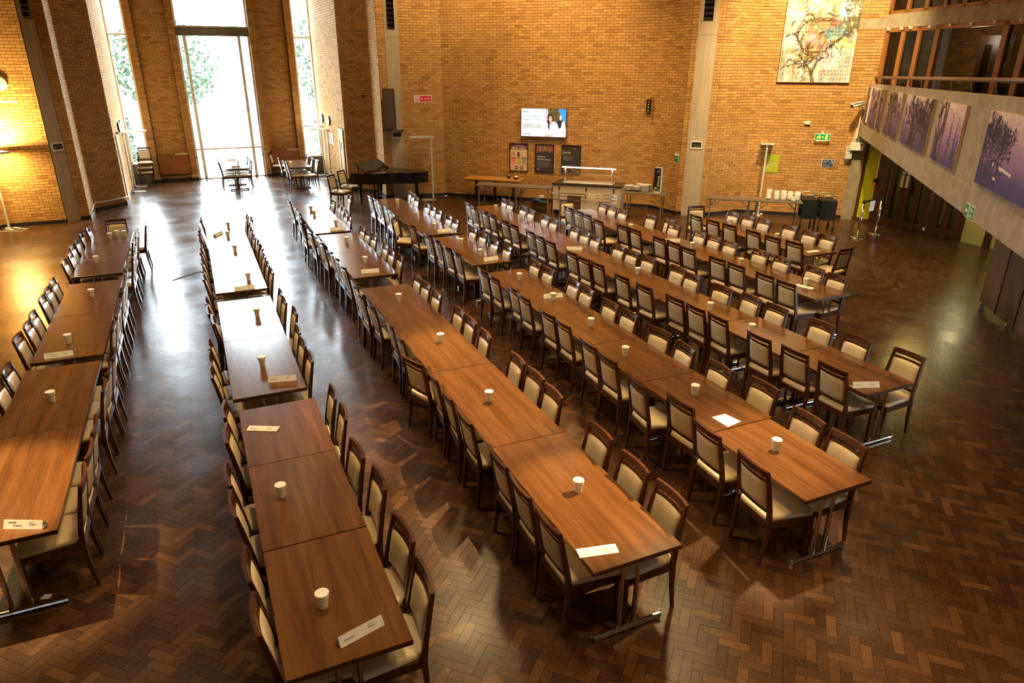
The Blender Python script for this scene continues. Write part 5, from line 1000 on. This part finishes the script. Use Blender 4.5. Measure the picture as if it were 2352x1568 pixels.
obj('lid_prop', MB().box(.25, .27, .1, .12, .93, 1.16).box(.25, .27, 1.3, 1.32, .93, 1.16), 'piano_black', t)
lp = [(.03, .0), (.018, .05), (.02, .09), (.05, .12), (.05, .15), (.03, .18), (.045, .22), (.06, .40), (.07, .46), (.045, .49), (.075, .52), (.05, .55), (.085, .60), (.09, .64)]
for lx, ly in ((.28, .13), (.28, 1.28), (1.72, 1.05)): obj('leg', MB().lathe(lp, (lx, ly, 0), 14), 'piano_black', t, True)
obj('pedal_lyre', MB().box(.45, .50, .60, .63, .12, .64).box(.45, .50, .80, .83, .12, .64).box(.42, .56, .55, .88, .06, .12).box(.30, .44, .62, .66, .06, .075).box(.30, .44, .77, .81, .06, .075), 'piano_black', t)
# ---------------------------------------------------------------- servery
WA = math.radians(-41.3)
def fold_table(x, y, rz, ln, dp, label, h=.73):
    t = thing('folding_table', label, 'table', (x, y, 0), rz, 'grey folding tables'); obj('tabletop', MB().box(0, ln, 0, dp, h-.025, h), 'grey_top', t)
    for lx, d in ((.10, 1), (ln-.10, -1)):
        for ly in (.06, dp-.06): obj('leg', MB().box(lx-.014, lx+.014, ly-.014, ly+.014, 0, h-.025), 'grey_leg', t)
        obj('brace', MB().tube([(lx, .08, h-.28), (lx+d*.26, .08, h-.03)], .008, 6).tube([(lx, dp-.08, h-.28), (lx+d*.26, dp-.08, h-.03)], .008, 6).tube([(lx, .06, .14), (lx, dp-.06, .14)], .01, 6), 'grey_leg', t)
    return t
u = Vector((math.cos(WA), math.sin(WA))); v = Vector((-u.y, u.x))
fold_table(7.44, 19.07, WA, 1.145, .62, 'grey folding table before the cafe tables, left of two'); q = Vector((7.44, 19.07))+u*1.15; fold_table(q.x, q.y, WA, 1.145, .62, 'grey folding table beside the counter, right of two')
for k, lab in enumerate(('orange wooden cafe table by the screen wall, leftmost of three', 'orange wooden cafe table by the screen wall, middle of three', 'orange wooden cafe table by the screen wall, with condiments')):
    q = Vector((7.56, 20.36))+u*(.612*k); t = thing('cafe_table', lab, 'table', (q.x, q.y, 0), WA, 'orange wooden cafe tables')
    for j in range(4): obj('plank', MB().box(.003, .606, j*.165+.002, j*.165+.163, .705, .735), 'cafe_top', t)
    obj('apron', MB().box(.02, .59, .02, .64, .68, .705), 'black', t); obj('pedestal', MB().box(.27, .34, .30, .37, .03, .69), 'black', t); obj('base', MB().lathe([(.22, 0), (.22, .015), (.05, .035)], (.305, .33, 0), 20), 'black', t)
q = Vector((7.56, 20.36))+u*1.55+v*.25; t = thing('napkin_box', 'small brown napkin box with white napkins on the right cafe table', 'napkin box', (q.x, q.y, .736), WA); obj('box', MB().box(0, .13, 0, .13, 0, .07), 'chair_wood', t); obj('napkins', MB().add([(.01, .01, .07), (.12, .01, .07), (.12, .12, .07), (.01, .12, .07), (.03, .05, .10), (.10, .06, .115)], [(0, 1, 5, 4), (1, 2, 5), (2, 3, 4, 5), (3, 0, 4)]), 'paper', t)
q = Vector((7.56, 20.36))+u*1.36+v*.38; t = thing('condiment_jar', 'small dark condiment caddy on the right cafe table', 'caddy', (q.x, q.y, .736), WA); obj('jar', MB().lathe([(.045, 0), (.05, .02), (.05, .08), (.04, .09)], n=14), 'smoked_glass', t, True); obj('lid', MB().lathe([(.045, .09), (.045, .11), (.02, .115)], n=14), 'steel', t, True)
t = thing('serving_counter', 'cream fronted serving counter with glass gantry and steel rails', 'counter', (9.26, 17.60, 0), WA)
CL, CD = 1.92, .74
obj('plinth', MB().box(.04, CL-.04, .06, CD, 0, .13), 'black', t)
for k in range(3): obj('front_panel', MB().box(.01+k*.637, .635+k*.637, .015, .03, .13, .84), 'laminate_cream', t)
obj('body', MB().box(0, CL, .03, CD, .13, .84), 'laminate_cream', t); obj('end_panel', MB().box(CL, CL+.02, .0, CD, .0, .84), 'laminate_cream', t)
obj('worktop', MB().box(-.03, CL+.04, -.02, .10, .84, .88).box(-.03, CL+.04, CD-.08, CD+.03, .84, .88).box(-.03, .18, .10, CD-.08, .84, .88).box(CL-.22, CL+.04, .10, CD-.08, .84, .88), 'granite', t)
obj('well', MB().box(.18, CL-.22, .10, CD-.08, .78, .79).box(.18, .21, .10, CD-.08, .79, .895).box(CL-.25, CL-.22, .10, CD-.08, .79, .895).box(.18, CL-.22, .10, .13, .79, .895).box(.18, CL-.22, CD-.11, CD-.08, .79, .895), 'steel', t)
for z, dy in ((.64, -.16), (.55, -.12), (.44, -.08)): obj('tray_rail', MB().tube([(.0, dy, z), (CL, dy, z)], .014, 8), 'chrome', t, True)
for x in (.18, .96, 1.74): obj('rail_bracket', MB().box(x-.012, x+.012, -.17, .02, .62, .635).box(x-.012, x+.012, -.10, .02, .43, .44).box(x-.012, x+.012, .0, .02, .43, .70), 'steel', t)
for x in (.18, .96, 1.74): obj('bracket_cover', MB().box(x-.018, x+.018, .002, .016, .70, .80), 'black', t)
vg = obj('vent_grille', MB().box(.42, .82, .008, .016, .16, .56), 'vent_dark', t)
for k in range(9): obj('slat', MB().box(.43, .81, .0, .008, .18+k*.042, .195+k*.042), 'card_brown', vg)
for x in (.26, CL-.30): obj('gantry_post', MB().tube([(x, .38, .88), (x, .38, 1.30)], .018, 8), 'steel', t, True)
obj('gantry_glass', MB().box(.12, CL-.16, .10, .56, 1.315, 1.323), 'clear_glass', t); obj('gantry_light', MB().box(.16, CL-.20, .34, .40, 1.285, 1.31), 'tube_light', t); obj('sneeze_guard', MB().add([(.14, .20, 1.31), (CL-.18, .20, 1.31), (CL-.18, .10, 1.16), (.14, .10, 1.16), (.14, .206, 1.31), (CL-.18, .206, 1.31), (CL-.18, .106, 1.16), (.14, .106, 1.16)], [(0,3,2,1),(4,5,6,7),(0,1,5,4),(1,2,6,5),(2,3,7,6),(3,0,4,7)]), 'clear_glass', t)
obj('gantry_rail', MB().tube([(.14, .10, 1.16), (CL-.18, .10, 1.16)], .006, 6), 'steel', t)
q = Vector((9.0, 18.50)); t = thing('cardboard_box', 'brown cardboard box holding a blue bag under the folding table', 'box', (q.x, q.y, 0), WA); obj('carton', MB().box(0, .46, 0, .30, 0, .02).box(0, .015, 0, .30, 0, .21).box(.445, .46, 0, .30, 0, .21).box(0, .46, 0, .015, 0, .21).box(0, .46, .285, .30, 0, .21), 'card_brown', t)
rb = np.random.RandomState(6); m_ = MB(); vs = []; fs = []
for i in range(8):
    for j in range(6): vs.append((.005+i*.064, .01+j*.056, .21+.05*rb.rand()*(1 if 0 < i < 7 and 0 < j < 5 else .4)+.04*math.sin(i*.9)))
for i in range(7):
    for j in range(5): fs.append((i*6+j, i*6+6+j, i*6+7+j, i*6+1+j))
m_.add(vs, fs); obj('blue_bag', m_, 'blue_bag', t, True)
FW = math.radians(-43); ft = fold_table(10.74, 16.20, FW, 1.14, .68, 'grey folding table with plates right of the serving counter')
plate = MB().lathe([(.0, .006), (.07, .006), (.075, .0), (.085, .003), (.118, .016), (.119, .019), (.085, .010), (.0, .009)], n=20, cap=False).mesh('plate', 'ceramic', True)
for k, (x, y, n) in enumerate(((11.02, 16.40, 7), (11.19, 16.25, 6), (11.33, 16.08, 12), (11.22, 16.60, 8), (11.42, 16.42, 11), (11.56, 16.24, 11))):
    for j in range(n):
        o = link('plate', plate, None, (x, y, (.778 if k < 2 else .731)+j*.0155), j*.7); tag(o, 'white plate, %s, in the %s stack on the folding table beside the counter' % (upn(j, n), ('left front', 'middle front', 'right front', 'left rear', 'middle rear', 'right rear')[k]), 'plate', 'stacked white plates')
t = thing('cutlery_tray', 'steel cutlery tray under two plate stacks beside the counter', 'tray', (10.90, 16.36, .731), FW); obj('tray', MB().box(0, .44, -.05, .24, .035, .045).box(0, .44, -.05, -.042, .0, .06).box(0, .44, .232, .24, 0, .06).box(0, .008, -.05, .24, 0, .06).box(.432, .44, -.05, .24, 0, .06), 'chrome', t); obj('handle', MB().box(.12, .16, -.056, -.05, .01, .04).box(.28, .32, -.056, -.05, .01, .04), 'black', t)
t = thing('napkin_dispenser', 'tall black and white serviette dispenser on the folding table', 'dispenser', (11.63, 15.90, .731), FW-.25)
obj('foot', MB().lathe([(.10, 0), (.10, .012), (.06, .03)], n=20), 'ceramic', t); obj('back_shell', MB().box(-.085, .105, .0, .08, .03, .68), 'ceramic', t)
obj('front_cover', MB().add([(-.09, -.09, .09), (.08, -.09, .09), (.08, .0, .09), (-.09, .0, .09), (-.09, -.045, .655), (.08, -.045, .655), (.08, .0, .66), (-.09, .0, .66)], [(0,3,2,1),(4,5,6,7),(0,1,5,4),(1,2,6,5),(2,3,7,6),(3,0,4,7)]), 'black', t)
obj('napkin', MB().add([(-.05, -.095, .12), (.045, -.095, .12), (.02, -.10, .15), (-.025, -.10, .15), (0, -.11, .11)], [(0, 4, 1, 2, 3)]), 'paper', t)
o = link('lettering', text_mesh('Serviettes', .075, 'ceramic', .012), t); o.matrix_local = Matrix.Translation((.035, -.065, .46)) @ Matrix.Rotation(math.radians(-4.5), 4, 'X') @ RX90 @ Matrix.Rotation(-PI/2, 4, 'Z')
lg = MB()
for k in range(16):
    a0, a1 = 2*PI*k/16, 2*PI*(k+1)/16; lg.add([(.03+r*math.cos(a_), -.0585, .575+r*math.sin(a_)) for r, a_ in ((.026, a0), (.032, a0), (.032, a1), (.026, a1))], [(0, 1, 2, 3)])
obj('logo', lg, 'ceramic', t)
F3 = math.radians(-40); fold_table(12.30, 14.58, F3, 1.20, .64, 'grey folding table before the golden wall, the empty left one'); q = Vector((12.30, 14.58))+Vector((math.cos(F3), math.sin(F3)))*1.205; fold_table(q.x, q.y, F3, 1.20, .64, 'grey folding table with stacked bowls before the golden wall')
bowl = MB().lathe([(.0, .004), (.038, .0), (.042, .004), (.068, .035), (.072, .048), (.069, .049), (.063, .036), (.038, .009), (.0, .009)], n=18, cap=False).mesh('bowl', 'ceramic', True)
for k, (x, y, n) in enumerate(((13.75, 13.85, 1), (13.83, 13.66, 9), (13.97, 13.55, 9), (14.09, 13.33, 5), (14.25, 13.36, 9), (14.14, 13.50, 8), (13.86, 13.96, 12), (14.0, 13.84, 10), (14.13, 13.72, 11), (14.26, 13.61, 10), (14.40, 13.50, 10))):
    for j in range(n):
        o = link('bowl', bowl, None, (x, y, .731+j*.0165), j*.5); tag(o, 'white bowl standing alone before the bowl stacks on the folding table' if n == 1 else 'white bowl, %s, in the %s stack of bowls on the right folding table' % (upn(j, n), ORD[k].replace('nearest', 'first')), 'bowl', 'stacked white bowls')
# ---------------------------------------------------------------- trolleys, barrier, cabinet
def trolley(x, y, rz, label):
    t = thing('clearing_trolley', label, 'trolley', (x, y, 0), rz, 'black clearing trolleys')
    obj('side_panel', MB().box(-.19, .19, -.02, 0, .28, .78), 'black', t); obj('side_panel', MB().box(-.19, .19, .55, .57, .28, .78), 'black', t)
    for z in (.30, .52, .74): obj('shelf', MB().box(-.19, .19, 0, .55, z, z+.025), 'black', t)
    for yy in (-.01, .56): obj('handle', MB().tube([(-.15, yy, .78), (-.145, yy, .88), (-.10, yy, .905), (.10, yy, .905), (.145, yy, .88), (.15, yy, .78)], .012, 8), 'steel', t, True)
    for lx in (-.18, .18):
        for ly in (.0, .55): obj('caster', MB().tube([(lx, ly, .28), (lx, ly, .12)], .014, 6).tube([(lx-.015, ly, .06), (lx+.015, ly, .06)], .06, 12), 'black_rubber', t)
    return t
trolley(14.52, 13.14, math.radians(-36), 'black clearing trolley at the end of the bowl table, left of two'); trolley(14.84, 12.82, math.radians(-36), 'black clearing trolley at the end of the bowl table, right of two')
for k, (x, y, lab) in enumerate(((14.95, 11.90, 'shiny steel barrier post with belt, the nearer left one'), (15.76, 12.04, 'shiny steel barrier post with belt, the farther right one'))):
    t = thing('barrier_post', lab, 'barrier post', (x, y, 0), 0, 'steel belt barrier posts'); obj('base', MB().lathe([(.17, 0), (.17, .012), (.15, .022), (.04, .04)], n=28), 'chrome', t, True); obj('post', MB().lathe([(.032, .03), (.032, .86)], n=16), 'chrome', t, True); obj('belt_head', MB().lathe([(.034, .86), (.036, .87), (.036, .93), (.02, .94)], n=16), 'black', t, True)
    if k == 0: obj('belt', MB().add([(.03, 0, .875), (.81, .14, .875), (.81, .14, .925), (.03, 0, .925), (.03, .002, .875), (.81, .142, .875), (.81, .142, .925), (.03, .002, .925)], [(0,3,2,1),(4,5,6,7),(0,1,5,4),(1,2,6,5),(2,3,7,6),(3,0,4,7)]), 'black', t)
t = thing('hanging_notice', 'white paper notice hanging from the barrier belt', 'notice', (15.22, 11.93, .64), math.atan2(.14, .81)); obj('sheet', MB().box(0, .21, -.004, 0, 0, .25), 'paper', t); obj('text_line', MB().box(.03, .18, -.006, -.004, .17, .185).box(.04, .17, -.006, -.004, .10, .115), 'ink_grey', t)
ca = Vector((12.50, 7.20)); cb_ = Vector((11.40, 5.80)); cr = math.atan2(cb_.y-ca.y, cb_.x-ca.x); t = thing('folded_staging', 'brown folded table boards on casters under the gallery at right', 'folded boards', (ca.x, ca.y, 0), cr)
sd = -1
for k, (s0, s1) in enumerate(((0, .68), (.71, 1.42), (1.46, 2.1))): obj('board', MB().box(s0, s1, .0, .06, .10, 1.9), 'cabinet_board', t)
for s_ in (.695, 1.44): obj('hinge_post', MB().box(s_-.012, s_+.012, -.01, .05, .08, 1.9), 'black', t)
for s_ in (.1, 1.2, 2.0): obj('caster', MB().tube([(s_-.012, .03, .05), (s_+.012, .03, .05)], .05, 12).box(s_-.02, s_+.02, .01, .05, .05, .11), 'steel', t)
tag(obj('floor_cable', MB().tube([(-.75, 14.7, .006), (-.5, 14.95, .006), (-.2, 15.2, .006), (0.02, 15.5, .006)], .006, 6), 'black'), 'thin dark cable lying on the floor between the two left table rows', 'cable')
tag(obj('lamp_cable', MB().tube([(-5.2, 21.2, .008), (-4.7, 21.15, .008), (-4.35, 21.0, .008), (-4.2, 21.25, .008), (-4.5, 21.42, .008)], .008, 6), 'white_paint'), 'white looped cable on the floor at the lit lamp foot', 'cable')
